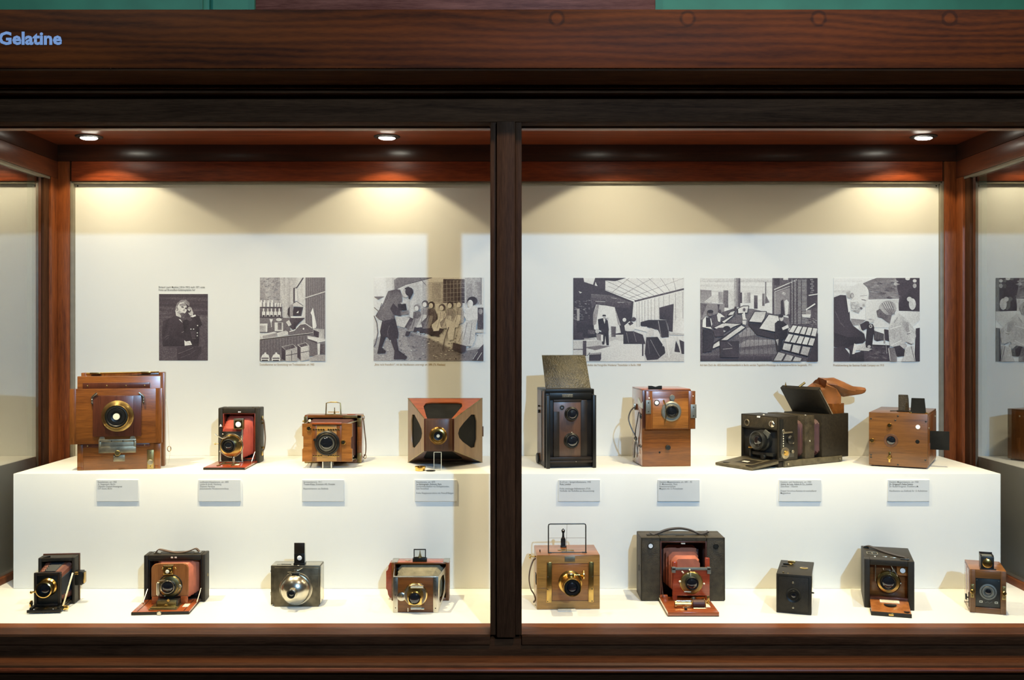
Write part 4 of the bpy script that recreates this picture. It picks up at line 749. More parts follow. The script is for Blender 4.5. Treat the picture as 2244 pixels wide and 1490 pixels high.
# --- 14: large leather camera with red bellows
c = on_floor('cartridge_camera', 'wide black leather camera with salmon bellows, handle on top and cherry bed', 1404.7, 1317.5, 0)
bo = c('body', 'leather_br', FR(0, 184, 0, 139, 42, 40, 2, 9, 0, 60, 2), B(0, 184, 58, 77, 0, 139, 2)); c('opening_lining', 'mahogany_dk', FR(42, 144, 1, 131, 3, 3, 1, 3, -.6, 56, .4), p=bo); c('inner_back', 'bellows_maroon', B(44, 142, 54, 58, 2, 129), p=bo); c('edge_welt', 'leather', TU([(1, 1, 2), (1, 1, 138), (183, 1, 138), (183, 1, 2)], 1.6), p=bo)
c('finder_window', 'white_disc', CY(21, 0, 121, 5, -1)); c('window_ring', 'black', RG(21, 0, 121, 5, 6.4, -1.6), RG(164, 0, 120, 4, 6, -1.6)); c('second_window', 'dark_metal', CY(164, 0, 120, 4, -1)); c('body_catch', 'ivory', B(88, 97, 1, 3, 124.5, 127.5, .3))
c('bellows', 'bellows_pink', BL((56, 130, 22, 114), 46, (70, 126, 18, 96), -16, 4, 6))
bd = c('bed', 'cherry', B(40, 146, -121, 4, 1, 9, .8)); c('bed_underside', 'leather', B(40, 146, -121, 3, 0, 1.6, .5), p=bd); c('bed_hinge', 'cherry', B(41, 58, -6, 4, 8, 14, 1), p=bd); c('scale_plate', 'ivory', B(124, 136, -84, -58, 9, 9.8, .2), p=bd); c('bed_edge', 'ivory', HX([(39.4, -118, 4), (40, -118, 4), (40, 0, 4), (39.4, 0, 4), (39.4, -118, 8), (40, -118, 8), (40, 0, 8), (39.4, 0, 8)]), p=bd)
st = c('lens_standard', 'red_wood', B(65, 75, -28, -18, 9, 92, .8), B(136, 145, -28, -18, 9, 100, .8)); lb = c('lens_board', 'red_wood', B(66, 144, -32, -26, 20, 78, .6)); c('board_clamp', 'grey_metal', B(62, 146, -36, -27, 76, 81, .8), B(62, 70, -36, -27, 70, 82, .6), B(138, 146, -36, -27, 68, 82, .6), p=lb)
sh = c('shutter', 'brass_old', LA(104, -32, 49, [(24, 0), (24, -3), (22, -5), (15, -6), (0, -6)], 'y', 48)); c('shutter_rim', 'brass', RG(104, -34, 49, 22.4, 24.6, -2, n=48), p=sh); c('lens_barrel', 'black', LA(104, -38, 49, [(14.5, 0), (14.5, -6), (13, -7.5), (11.5, -6), (0, -6)], 'y', 40), p=sh); c('lens_glass', 'lens_glass', DOME(104, -43.5, 49, 11.6, -4), p=sh); c('shutter_stud', 'ivory', DOME(79, -36, 52, 2.5, -3), DOME(131, -36, 47, 2.2, -3), DOME(100, -36, 77, 2, -3), TU([(83, -36, 74), (87, -36, 70)], 1.6), DOME(96, -38, 69, 1.6, -2), B(88, 103, -37.6, -36, 29, 31, .4), B(101.5, 102.6, -39, -37, 62, 72, .3), p=sh)
c('focus_roller', 'brass', CY(62, -84, 16, 4.4, 36, 'x'), RG(60, -84, 16, 3, 8, 4, 'x', 24)); c('focus_drum', 'bellows_maroon', CY(97, -84, 17, 8.5, 26, 'x')); c('drum_frame', 'brass', TU([(96, -90, 7), (96, -90, 25), (96, -76, 26), (96, -74, 9)], .9), TU([(124, -90, 7), (124, -90, 25), (124, -76, 26), (124, -74, 9)], .9), TU([(98, -93, 9.6), (123, -93, 9.6)], 1.4)); c('focus_rail', 'nickel', TU([(66, -40, 11), (142, -40, 11)], 1.2), TU([(66, -46, 10), (130, -46, 10)], 1)); c('bed_clip', 'brass', B(133, 139, -56, -54, 10, 26, .8), CY(136, -54, 10, 3.4, -4), DOME(136, -62, 10, 2.4, 3, 'z')); c('bed_knob', 'dark_metal', CY(80, -104, 9, 3, 5, 'z'), DOME(106, -48, 18, 5, 4, 'z'))
c('bed_strut', 'nickel', TU([(43, 1, 62), (47, -12, 11)], 1))
c('carrying_handle', 'strap_dk', ST([(24, 34, 142), (32, 34, 139.5), (44, 34, 143), (64, 34, 150), (90, 34, 153), (114, 34, 149), (134, 34, 141), (146, 34, 142), (154, 34, 146)], 14, 3)); c('handle_mount', 'leather', B(16, 34, 22, 34, 138, 141, .6), B(132, 152, 26, 44, 138, 141, .6), B(80, 98, 20, 30, 138.4, 140, .4)); c('side_latch', 'black', B(-1, .4, 30, 36, 60, 72, .3))

# --- 15: small plain box camera (millimetres)
c = Thing('box_camera', 'small plain black box camera with brass winding key on top', 'camera', .5819, 2.200, FT, -19, .001, GL)
c('body', 'leather', B(0, 72.6, 1, 135, 0, 84, 1)); fp = c('front_plate', 'leather', B(0, 72.6, -3, 1.4, 0, 84, .8)); c('front_panel', 'leather', B(4, 67, -4, -2.6, 4, 79, .5), p=fp); c('panel_border', 'black', FR(4, 68, 4, 80, .8, .8, .8, .8, -4.3, -3, .1), p=fp)
lr = c('lens_ring', 'black', LA(36, -4, 40, [(16, 0), (15.6, -1.2), (10, .6), (9, -2), (7, -2)], 'y', 40), RG(36, -4, 40, 7, 10, -2)); c('lens_glass', 'lens_glass', DOME(36, -4, 40, 7.2, -2.6), p=lr); screws(c, [(35, 67), (35, 13)], -4, 2.4, 'nickel_old', fp)
c('side_panel', 'plinth_white', B(72.4, 73, 4, 132, 3, 81, .1)) if False else None
c('side_panel', 'black_gloss', B(72.2, 73.0, 4, 132, 2, 82, .2)); c('side_pin', 'black', CY(72.6, 14, 44, 1.6, 5, 'x')); k = c('winding_key', 'gold', CY(24, 96, 84, 6, 2, 'z'), B(18, 34, 92, 98, 87, 92, .8), CY(26, 95, 84, 2, 6, 'z')); c('key_tab', 'black', B(8, 20, 88, 94, 84, 87, .6), B(6, 18, 68, 72, 84, 85.4, .4)); c('finder_disc', 'gold', LA(54, 66, 84, [(9, 0), (9, .8), (6, 1.8), (0, 1.8)], 'z', 28)); c('disc_emblem', 'mahogany_dk', PR([(49, 66), (54, 69), (60, 66), (54, 63)], 85.8, 86.2, 'z')); c('top_stud', 'brass_old', CY(14, 8, 84, 2, 2, 'z'), DOME(24, 6, 84, 1.4, 1, 'z'))

# --- 16: box camera with drop front (millimetres)
c = Thing('drop_front_camera', 'black leather box camera with wooden drop front open and a long top strap', 'camera', .7849, 2.238, FT, -16.5, .001, GL)
c('body', 'leather', B(0, 103, 24, 146, 0, 106, 1.4), FR(0, 103, 0, 106, 12, 13, 0, 12, 0, 25, 1.2)); c('recess_panel', 'mahogany', B(11, 91, 20, 25, 22, 95)); c('recess_floor', 'mahogany_dk', B(11, 91, 2, 24, 14, 24, .4)); c('finder_block', 'teak', B(68, 90, 12, 22, 72, 94, .5))
sh = c('shutter', 'brass', LA(51, 20, 56, [(25, 0), (25, -7), (23, -9), (17, -10), (0, -10)], 'y', 48)); c('lens_barrel', 'black', LA(50, 11, 56, [(17, 0), (17, -5), (15.5, -7), (13, -5), (0, -5)], 'y', 40), p=sh); c('lens_glass', 'lens_glass', DOME(50, 7, 56, 13.4, -4), p=sh); c('shutter_stud', 'nickel', DOME(76, 14, 54, 2.4, -2), TU([(41, 14, 82), (40, 14, 86)], 1), B(53, 55, 7, 9, 72, 80, .4), p=sh); c('shutter_arm', 'nickel', TU([(56, 12, 94), (62, 10, 82), (68, 10, 74)], 1.2), TU([(62, 10, 84), (70, 10, 70)], 1), TU([(24, 12, 94), (24, 10, 56)], 1.4))
c('finder_window', 'white_disc', CY(80, 12, 83, 5.6, -1.4)); c('window_ring', 'brass_old', RG(80, 12, 83, 5.4, 6.6, -1.8))
q = HX([(12, -60, 3), (91, -60, 3), (91, 12, 13), (12, 12, 13), (12, -60, 8), (91, -60, 8), (91, 12, 20), (12, 12, 20)], .5); fl = c('drop_front', 'teak_v', q); c('front_edge', 'leather', B(11, 92, -63, -59, 0, 8, .6), B(11, 92, -62, -20, 0, 3.4, .4), p=fl); c('flap_hole', 'black', LA(52, -22, 14.6, [(13, -.6), (13, .6), (0, .6)], 'z'), LA(83, -52, 9.4, [(6, -.4), (6, .5), (0, .5)], 'z'), p=fl)
c('paper_label', 'ivory', HX([(32, -12, 16.2), (72, -12, 16.2), (72, 8, 19.2), (32, 8, 19.2), (32, -12, 16.9), (72, -12, 16.9), (72, 8, 20), (32, 8, 20)]), p=fl); c('label_print', 'ink_brown', *[HX([(35, -10 + i * 4, 17.0 + i * .62), (68 - (i * 7) % 12, -10 + i * 4, 17.0 + i * .62), (68 - (i * 7) % 12, -9 + i * 4, 17.2 + i * .62), (35, -9 + i * 4, 17.2 + i * .62), (35, -10 + i * 4, 17.3 + i * .62), (68 - (i * 7) % 12, -10 + i * 4, 17.3 + i * .62), (68 - (i * 7) % 12, -9 + i * 4, 17.5 + i * .62), (35, -9 + i * 4, 17.5 + i * .62)]) for i in range(5)], p=fl); c('flap_catch', 'brass', B(46, 56, -64.5, -62.5, 2, 7, .4), p=fl)
c('top_strap', 'strap_dk', ST([(8, 128, 107), (13, 122, 111), (24, 112, 110), (50, 74, 108), (76, 40, 108), (84, 30, 109), (90, 26, 107)], 10, 2, (.6, .8, 0))); c('strap_mount', 'dark_metal', B(76, 94, 14, 22, 105.6, 108, .4), B(4, 16, 120, 132, 105.6, 108, .4)); c('top_window', 'grey_metal', FR(0, 26, 0, 8, .8, .8, .8, .8, 0, .8, .1)) if False else None
def topframe(bm): 
    for s in (B(8, 32, 48, 50, 106, 107.4, .3), B(8, 32, 74, 76, 106, 107.4, .3), B(8, 10, 48, 76, 106, 107.4, .3), B(30, 32, 48, 76, 106, 107.4, .3), B(19, 21, 48, 76, 106, 107.4, .3)): s(bm)
c('top_window', 'nickel_old', topframe); c('top_stud', 'nickel', DOME(24, 30, 106, 2.4, 2, 'z'), B(40, 50, 32, 36, 106, 107, .3), B(56, 68, 28, 32, 106, 107, .3))

# --- 17: brown wooden box camera with brass finder (millimetres)
c = Thing('box_camera', 'small brown wooden box camera with black front and brass finder, far right', 'camera', 1.0001, 2.2008, FT, -18, .001, GL)
c('body', 'mahogany', B(0, 71, 8, 95, 0, 92, .8)); fr = c('front_frame', 'brown_old', FR(0, 71, 0, 92, 11, 11, 12, 17, -3, 9, .6)); c('top_board', 'teak', B(0, 71, -2, 95, 91.6, 93, .4)); c('side_strip', 'polished', B(-.8, .2, 10, 40, 4, 88, .3), B(-.8, .2, 46, 92, 4, 88, .3))
bp2 = c('front_panel', 'dark_metal', B(11, 60, 0, 8, 12, 75, .3)); c('panel_slot', 'ivory', FR(19, 25, 22, 26, .8, .8, .8, .8, -1, 0, .1), FR(49, 55, 22, 26, .8, .8, .8, .8, -1, 0, .1), p=bp2); c('panel_scroll', 'grey_metal', TU([(30, -.6, 22), (35, -.6, 25), (38, -.6, 22), (44, -.6, 26)], .6), DOME(14, 0, 70, 1, -.6), DOME(57, 0, 70, 1, -.6), p=bp2)
lr = c('lens_ring', 'grey_metal', LA(36, 0, 46, [(17, 0), (17, -1.4), (13, -2), (12, -3.4), (9, -3.4), (7, -1), (0, -1)], 'y', 44)); c('lens_glass', 'lens_glass', DOME(36, -1.4, 46, 6.4, -2.6), p=lr); c('ring_groove', 'black', RG(36, -2, 46, 12.2, 13.4, -.8, n=40), p=lr)
for x, z in ((4.6, 46), (66.5, 46)): q = c('brass_clip', 'brass_old', B(x - 3.6, x + 3.6, -4.5, -2.6, z - 14, z + 15, .4), CY(x, -4.4, z + 10, 1.8, -1), CY(x, -4.4, z - 10, 1.8, -1)); c('clip_knob', 'brass', LA(x, -4.4, z, [(4.6, 0), (4.8, -3), (3.6, -4.6), (0, -4.8)], 'y', 20), p=q)
fn = c('viewfinder', 'dark_metal', B(22, 48, 2, 34, 93, 121, .8), B(20, 52, 0, 8, 93, 95, .4)); c('finder_lens', 'brass', LA(35, 2, 107, [(10, 0), (10, -1.4), (8.4, -2.4), (0, -3.2)], 'y', 32), p=fn); c('finder_screen', 'grey_metal', B(25, 45, 8, 28, 120.6, 121.6, .3), p=fn); c('finder_hood', 'ebonised', B(22, 48, 32, 35, 119, 125, .4), B(22, 24, 6, 34, 120, 123, .3), B(46, 48, 6, 34, 120, 123, .3), p=fn)
c('side_key', 'dark_metal', TU([(-1, 20, 26), (-6, 20, 28)], 1.6), B(-7, -4, 16, 24, 22, 34, .5), TU([(-.5, 14, 18), (-10, 10, 18)], .8), B(-1.5, 0, 10, 16, 8, 40, .4))
# ================================================================== label cards on the plinth front
def card(x0, x1, lines, label):
    u = YR / F; X0, Z1 = px(x0, 1051, YR); X1, Z0 = px(x1, 1098, YR)
    r = empty('label_card', ((X0 + X1) / 2, YR, Z0)); tag(r, label, 'label', 'label cards on the plinth front')
    w = (X1 - X0) / 2
    b = make('card_plate', [B(-w, w, -.0026, 0, 0, Z1 - Z0, .0003)], 'card_edge', parent=r)
    make('card_face', [B(-w + .0004, w - .0004, -.0030, -.0025, .0003, Z1 - Z0 - .0006, 0)], 'card', parent=b)
    obs = []
    for i, ln in enumerate(lines):
        if not ln: continue
        bold = 0
        if isinstance(ln[0], str) and len(ln) == 3: s, wd, bold = ln
        else: s, wd = ln
        obs.append(text('printed_text', s, -w + .0040, Z1 - Z0 - (6.4 + 4.85 * i) * u, -.0032, wd * u, 'ink', bold=.002 + .03 * bold, height=3.7 * u))
    t = join_meshes('printed_text', obs, r); t['label'] = 'small dark printed text'
card(212, 304, [('Reisekamera, um 1900', 41), ('A. Stegemann, Berlin', 38), ('Objektiv: Doppel-Anastigmat', 53), ('C.P. Goerz, Berlin', 31)], 'grey label card under the large mahogany plate camera')
card(435, 528, [('Laufboden-Klappkamera, um 1895', 63), ('Lüttke & Arndt, Hamburg', 47), ('Objektiv: Periskop', 33), ('pneumatischer Rotationsverschluss', 63)], 'grey label card under the red bellows folding camera')
card(662, 754, [('Spreizenkamera, 1911', 40), ('Tropen-Klapp, Ernemann AG, Dresden', 69, .4), None, ('Reporterkamera aus Edelholz', 54)], 'pale label card under the teak press camera')
card(909, 1001, [('Reisekamera, um 1875', 41), ('Le Stéréograph, Dubroni, Paris', 55, .6), ('Landschaftsobjektiv mit Einlegeblenden,', 72), ('kein Verschluss', 27), None, ('Frühe Klappkonstruktion mit Filzstoff-Balgen', 81)], 'grey label card under the pyramid-shaped camera, left of the mullion')
card(1223, 1315, [('8 x10 cm – Spiegelreflexkamera, 1905', 68), ('Ross, London', 24, .6), None, ('Frühe zweiäugige Reflexkamera (TLR)', 67), ('Vorläufer der Rolleiflex aus Braunschweig', 75)], 'grey label card under the twin-lens reflex camera')
card(1441, 1533, [('Detektiv-Magazinkamera, um 1891 - 93', 71), ('H. Mackenstein, Paris', 39), ('Rotationsverschluss', 35), ('Magazin mit 12 Fotoplatten', 51)], 'grey label card under the upright mahogany box camera')
card(1706, 1799, [('Detektiv- und Handkamera, um 1900', 67), ('Adams de Luxe, Adams & Co., London', 69, .6), ('Zeiss-Ross – Objektiv', 38), None, ('Doppel-Verschluss-Kamera mit wechselbarer', 79), ('Magazinbox', 22)], 'grey label card under the long black camera with changing bag')
card(1944, 2036, [('Detektiv-Magazinkamera, um 1900', 64), ("Dr. Krügener's Delta-Camera", 52, .8), ('Dr. Rudolf Krügener, Frankfurt a.M.', 64), None, ('Handkamera aus Edelholz für 12 Aufnahmen', 83)], 'grey label card at the right end of the plinth front')
# ================================================================== printed pictures on the back panel
# shapes are flat print in tones of grey, given in the pixels of an enlarged view (origin ox, oy, enlargement k)
def photo(ox, oy, k, box, shapes, label, caption, cap_mat='ink_brown', above=False):
    u = YB / F
    X0, Z1 = px(ox + box[0] / k, oy + box[1] / k, YB); X1, Z0 = px(ox + box[2] / k, oy + box[3] / k, YB)
    r = empty('photo_print', ((X0 + X1) / 2, YB, Z0)); tag(r, label, 'photograph', 'pictures on the white back panel')
    cx = (X0 + X1) / 2; w = X1 - X0; h = Z1 - Z0
    make('print_sheet', [B(-w / 2, w / 2, -.0012, -.00005, 0, h, 0)], 'panel_white', parent=r)
    bm = bmesh.new(); lay = bm.loops.layers.float_color.new('tone'); n = [0]; tone = random.Random(5)
    kx = w / (box[2] - box[0])
    def P(x, y): return (-w / 2 + (min(max(x, box[0]), box[2]) - box[0]) * kx, -.00125 - n[0] * .000012, h - (min(max(y, box[1]), box[3]) - box[1]) * kx)
    def add(pts, g):
        n[0] += 1; vs = []
        for p in pts:
            q = P(*p)
            if not vs or (Vector(q) - vs[-1].co).length > 1e-6: vs.append(bm.verts.new(q))
        if len(vs) > 2 and (vs[0].co - vs[-1].co).length < 1e-6: vs.pop()
        if len(vs) < 3: return
        f = bm.faces.new(vs)
        for l in f.loops:
            q = g + tone.uniform(-.09, .07) * (1 if .1 < g < .97 else .3) - .05 * (.5 - l.vert.co.z / h); l[lay] = (q, q, q, 1)
    def strip(pts, wd, g):
        for a, b in zip(pts, pts[1:]):
            d = Vector((b[0] - a[0], b[1] - a[1])); L = d.length or 1; nx, ny = -d.y / L * wd / 2, d.x / L * wd / 2
            add([(a[0] + nx, a[1] + ny), (b[0] + nx, b[1] + ny), (b[0] - nx, b[1] - ny), (a[0] - nx, a[1] - ny)], g)
    def pairs(v): return list(zip(v[::2], v[1::2]))
    add([(box[0], box[1]), (box[2], box[1]), (box[2], box[3]), (box[0], box[3])], shapes[0])
    for s in shapes[1:]:
        if s[0] == 'p': add(pairs(s[2]), s[1])
        elif s[0] == 'e':
            g, ex, ey, rx, ry = s[1:6]; a0 = math.radians(s[6]) if len(s) > 6 else 0
            add([(ex + rx * math.cos(t) * math.cos(a0) - ry * math.sin(t) * math.sin(a0), ey + rx * math.cos(t) * math.sin(a0) + ry * math.sin(t) * math.cos(a0)) for t in [2 * math.pi * i / 18 for i in range(18)]], g)
        elif s[0] == 'l': strip(pairs(s[3]), s[2], s[1])
        elif s[0] == 'r': add([(s[2], s[3]), (s[4], s[3]), (s[4], s[5]), (s[2], s[5])], s[1])
        elif s[0] == 'noise':   # stipple: g0, g1, x0, y0, x1, y1, count, size
            g0, g1, x0, y0, x1, y1, c_, sz = s[1:]
            rnd = random.Random(int(x0 + y0 + c_))
            for _ in range(c_):
                x, y, q = rnd.uniform(x0, x1), rnd.uniform(y0, y1), sz * rnd.uniform(.5, 1.3)
                add([(x - 2 * q, y), (x, y - q * .7), (x + 2 * q, y + q * .2), (x + q * .3, y + q * .7)], rnd.uniform(g0, g1))
        elif s[0] == 'grad':    # horizontal or vertical ramp
            g0, g1, x0, y0, x1, y1, c_, ver = s[1:]
            for i in range(c_):
                g = g0 + (g1 - g0) * i / (c_ - 1)
                if ver: add([(x0, y0 + (y1 - y0) * i / c_), (x1, y0 + (y1 - y0) * i / c_), (x1, y0 + (y1 - y0) * (i + 1) / c_), (x0, y0 + (y1 - y0) * (i + 1) / c_)], g)
                else: add([(x0 + (x1 - x0) * i / c_, y0), (x0 + (x1 - x0) * (i + 1) / c_, y0), (x0 + (x1 - x0) * (i + 1) / c_, y1), (x0 + (x1 - x0) * i / c_, y1)], g)
    me = bpy.data.meshes.new('printed_image'); bm.to_mesh(me); bm.free(); me.materials.append(MATS['print'])
    o = bpy.data.objects.new('printed_image', me); COL.objects.link(o); o.parent = r
    obs = []
    for (s, xa, ya, wd) in caption:
        X, Z = px(xa, ya, YB); obs.append(text('caption', s, X - cx, Z - Z0, -.0006, wd * u, cap_mat, bold=.006, height=4.6 * u))
    t = join_meshes('caption', obs, r) if len(obs) > 1 else obs[0]; t.parent = r
    t['label'] = 'one-line printed caption' if len(caption) == 1 else 'two-line printed caption'
# portrait of a seated man
photo(330, 610, 7.453, (140, 255, 938, 1340), [.29,
 ('grad', .24, .33, 140, 255, 938, 700, 8, True), ('p', .17, [205, 690, 340, 640, 400, 605, 480, 640, 540, 720, 700, 620, 740, 590, 800, 620, 845, 760, 800, 800, 800, 960, 790, 1110, 560, 1110, 200, 1110, 190, 900]),
 ('p', .12, [530, 690, 690, 640, 750, 680, 790, 960, 780, 1100, 560, 1010, 540, 800]), ('p', .22, [205, 690, 300, 660, 330, 800, 300, 900, 210, 940]), ('p', .20, [200, 960, 330, 920, 560, 990, 560, 1100, 210, 1110]),
 ('e', .80, 505, 490, 92, 108), ('p', .78, [405, 520, 500, 590, 500, 640, 420, 610]), ('p', .55, [420, 480, 430, 410, 500, 352, 580, 345, 640, 400, 635, 460, 600, 430, 545, 388, 480, 395, 445, 450, 440, 490]), ('e', .45, 432, 500, 20, 34), ('e', .70, 425, 510, 14, 22),
 ('e', .42, 520, 585, 40, 26), ('p', .30, [540, 575, 600, 560, 680, 680, 650, 700, 560, 650]), ('l', .35, 9, [500, 462, 540, 456]), ('e', .3, 585, 490, 22, 16), ('l', .5, 8, [548, 480, 560, 530, 545, 540]), ('e', .62, 545, 525, 16, 14),
 ('p', .74, [606, 500, 622, 472, 646, 464, 668, 478, 682, 516, 700, 556, 694, 606, 646, 604, 618, 566]), ('p', .22, [596, 500, 640, 540, 660, 500, 668, 520, 645, 560, 610, 560]), ('l', .42, 7, [618, 478, 636, 506]), ('l', .42, 7, [640, 470, 654, 500]), ('l', .9, 8, [622, 508, 640, 524]), ('p', .60, [470, 420, 560, 400, 590, 440, 560, 452, 480, 452]), ('e', .38, 528, 474, 22, 9), ('p', .62, [470, 520, 500, 540, 480, 590, 440, 560]), ('p', .92, [650, 622, 735, 590, 745, 615, 690, 635]), ('p', .92, [462, 665, 495, 672, 525, 725]),
 ('p', .25, [430, 1120, 830, 1115, 840, 1200, 760, 1335, 440, 1338]), ('l', .42, 8, [450, 1230, 560, 1190, 700, 1130]), ('l', .36, 7, [480, 1300, 640, 1240, 740, 1170]), ('p', .9, [555, 1010, 580, 1030, 650, 1020, 680, 1085, 560, 1100]), ('l', .6, 6, [600, 1050, 650, 1060]),
 ('l', .4, 6, [220, 980, 270, 940, 310, 930]), ('l', .38, 6, [250, 1000, 300, 960]), ('l', .6, 6, [512, 885, 548, 866]), ('p', .24, [655, 860, 745, 860, 740, 975, 680, 980]), ('l', .42, 6, [680, 985, 740, 985])]
 + [('e', .95, x, y, 10, 9) for x, y in ((770, 770), (662, 828), (706, 828), (766, 890), (766, 937))],
 'dark portrait print of a seated bearded man, leftmost picture on the back panel', [('Richard Leach Maddox (1816-1902) stellt 1871 erste', 348, 631.5, 101), ('Fotos auf Bromsilber-Gelatineplatten her', 348, 637.5, 80)], 'ink')
# engraving of a darkroom
sh = [.78, ('grad', .62, .80, 128, 117, 775, 700, 9, False), ('noise', .5, .66, 130, 120, 420, 440, 90, 9), ('p', .50, [775, 117, 1057, 117, 1057, 1300, 900, 1300, 775, 760])]
sh += [('l', .34, 5, [790 + i * 30, 120, 790 + i * 30 + 4, 880]) for i in range(9)] + [('l', .8, 16, [765, 410, 1057, 318]), ('l', .25, 6, [765, 422, 1057, 328]), ('l', .28, 14, [745, 120, 650, 265, 620, 270]), ('r', .35, 603, 265, 625, 470), ('r', .85, 628, 270, 655, 450)]
sh += [('r', .40, 128, 690, 560, 900), ('r', .38, 128, 545, 445, 680), ('r', .25, 128, 538, 445, 548), ('r', .3, 128, 678, 455, 690)]
for i, x in enumerate((148, 197, 255, 306, 355, 392, 425)): w = 22 if i < 4 else 14; sh += [('r', .9, x - w, 465 + 20 * (i > 3), x + w, 534), ('r', .88, x - w * .5, 440 + 36 * (i > 3), x + w * .5, 470 + 20 * (i > 3)), ('r', .55, x + w * .4, 470 + 20 * (i > 3), x + w, 534)]
for x in (183, 243, 294, 350, 405): sh += [('r', .86, x - 22, 600, x + 22, 672), ('r', .84, x - 9, 556, x + 9, 604), ('r', .18, x - 16, 650, x + 16, 672)]
sh += [('p', .2, [530, 560, 560, 520, 560, 690, 520, 640]), ('p', .80, [590, 490, 650, 450, 745, 520, 745, 535, 600, 528]), ('p', .22, [610, 535, 735, 540, 710, 660, 590, 660]), ('p', .6, [555, 500, 600, 500, 600, 690, 555, 690]), ('r', .85, 570, 668, 720, 690), ('p', .95, [645, 620, 680, 588, 675, 622]), ('l', .15, 7, [595, 490, 650, 455, 745, 520]), ('l', .15, 6, [740, 540, 715, 665]),
 ('p', .3, [560, 690, 770, 690, 700, 750, 600, 860, 540, 800]), ('p', .45, [475, 850, 610, 870, 700, 770, 780, 765, 880, 840, 880, 905, 545, 940]), ('l', .88, 12, [550, 885, 620, 865, 700, 780, 780, 772, 870, 835]), ('e', .9, 750, 845, 13, 13), ('p', .8, [500, 750, 545, 720, 580, 790, 540, 810]), ('r', .25, 610, 750, 640, 850),
 ('p', .85, [130, 770, 240, 770, 235, 890, 210, 890, 210, 800, 130, 800]), ('r', .7, 130, 800, 208, 890), ('p', .88, [265, 705, 315, 710, 295, 760, 300, 820, 290, 820, 285, 760]), ('r', .8, 340, 755, 460, 880), ('r', .45, 385, 760, 440, 860), ('e', .85, 400, 715, 40, 22),
 ('p', .82, [135, 930, 330, 885, 370, 900, 370, 960, 170, 990, 140, 960]), ('p', .6, [170, 945, 370, 905, 370, 960, 175, 990]), ('p', .8, [370, 905, 500, 870, 530, 890, 530, 930, 385, 960]), ('l', .2, 9, [130, 1000, 880, 910]), ('l', .85, 7, [130, 990, 880, 902])]
sh += [('p', .40, [128, 1008, 880, 918, 960, 1060, 950, 1220, 700, 1250, 440, 1300, 128, 1300])] + [('l', .28, 5, [150 + i * 42, 1005 - i * 4, 150 + i * 42, 1290 - i * 4]) for i in range(16)]
sh += [('p', .93, [850, 620, 882, 545, 905, 650, 935, 800, 925, 835, 880, 840, 870, 660]), ('p', .75, [885, 840, 1045, 850, 1045, 980, 970, 985, 885, 930]), ('p', .25, [890, 860, 970, 890, 965, 980, 890, 935]), ('p', .88, [805, 945, 1057, 985, 1057, 1020, 945, 1045, 810, 985]), ('p', .3, [810, 985, 945, 1030, 945, 1055, 812, 1000]), ('p', .85, [945, 1050, 985, 1050, 978, 1280, 955, 1280]), ('r', .35, 985, 1060, 1057, 1200), ('p', .7, [840, 1250, 950, 1210, 1057, 1220, 1057, 1300, 840, 1300]),
 ('p', .74, [440, 1095, 600, 1060, 660, 1110, 660, 1300, 500, 1300, 440, 1270]), ('p', .4, [450, 1100, 600, 1068, 640, 1110, 500, 1150]), ('p', .25, [440, 1100, 495, 1150, 495, 1300, 440, 1270]), ('p', .78, [665, 1070, 780, 1040, 832, 1080, 832, 1280, 710, 1300, 665, 1260]), ('p', .35, [675, 1072, 780, 1046, 815, 1080, 715, 1105]), ('p', .3, [665, 1075, 710, 1110, 710, 1295, 665, 1250]), ('l', .3, 9, [500, 1225, 660, 1195]), ('l', .3, 9, [712, 1185, 832, 1160]), ('l', .25, 8, [580, 1150, 582, 1300])]
for x in (205, 360): sh += [('p', .88, [x - 60, 1260, x - 40, 1215, x - 12, 1200, x - 10, 1180, x + 14, 1180, x + 16, 1200, x + 50, 1215, x + 62, 1260, x + 60, 1300, x - 60, 1300]), ('r', .3, x - 50, 1255, x + 50, 1270), ('r', .2, x - 45, 1285, x + 40, 1300)]
photo(550, 590, 6.478, (128, 117, 1057, 1300), sh, 'engraved print of a darkroom shelf with bottles, lantern and boxes', [('Dunkelkammer zur Entwicklung von Trockenplatten um 1905', 569.5, 801, 119)])
# engraving of a man photographing children
sh = [.82, ('grad', .92, .72, 122, 117, 900, 700, 9, False), ('p', .50, [410, 150, 470, 117, 950, 117, 600, 215, 420, 300]), ('l', .25, 8, [590, 215, 950, 120]), ('r', .72, 880, 180, 1110, 490), ('r', .66, 955, 200, 1075, 460), ('r', .34, 1110, 140, 1415, 480)]
sh += [('l', .62, 6, [1110 + 50 * i, 160, 1110 + 50 * i, 480]) for i in range(1, 6)] + [('l', .58, 6, [1110, 215 + 62 * i, 1415, 200 + 62 * i]) for i in range(5)] + [('r', .70, 1420, 120, 1650, 500), ('r', .62, 1440, 200, 1520, 480), ('r', .62, 1540, 180, 1640, 470), ('l', .3, 8, [1650, 120, 1650, 500]), ('l', .35, 8, [780, 130, 870, 230])]
sh += [('p', .66, [122, 1000, 460, 820, 600, 830, 900, 960, 1250, 1130, 1682, 1100, 1682, 1300, 122, 1300]), ('p', .52, [560, 880, 900, 980, 1180, 1120, 1400, 1160, 1682, 1120, 1682, 1300, 700, 1300]), ('noise', .3, .5, 480, 900, 1600, 1290, 120, 8), ('noise', .75, .9, 130, 1000, 1300, 1290, 60, 8), ('p', .3, [560, 690, 640, 680, 1060, 880, 1050, 960, 940, 930, 560, 820]), ('p', .75, [440, 670, 640, 690, 560, 830, 450, 800])]
sh += [('l', .35, 12, [130, 660, 170, 760, 185, 900, 150, 1060, 125, 1100]), ('l', .4, 8, [130, 540, 200, 600, 240, 480]), ('p', .5, [130, 390, 280, 385, 190, 430])]   # bicycle
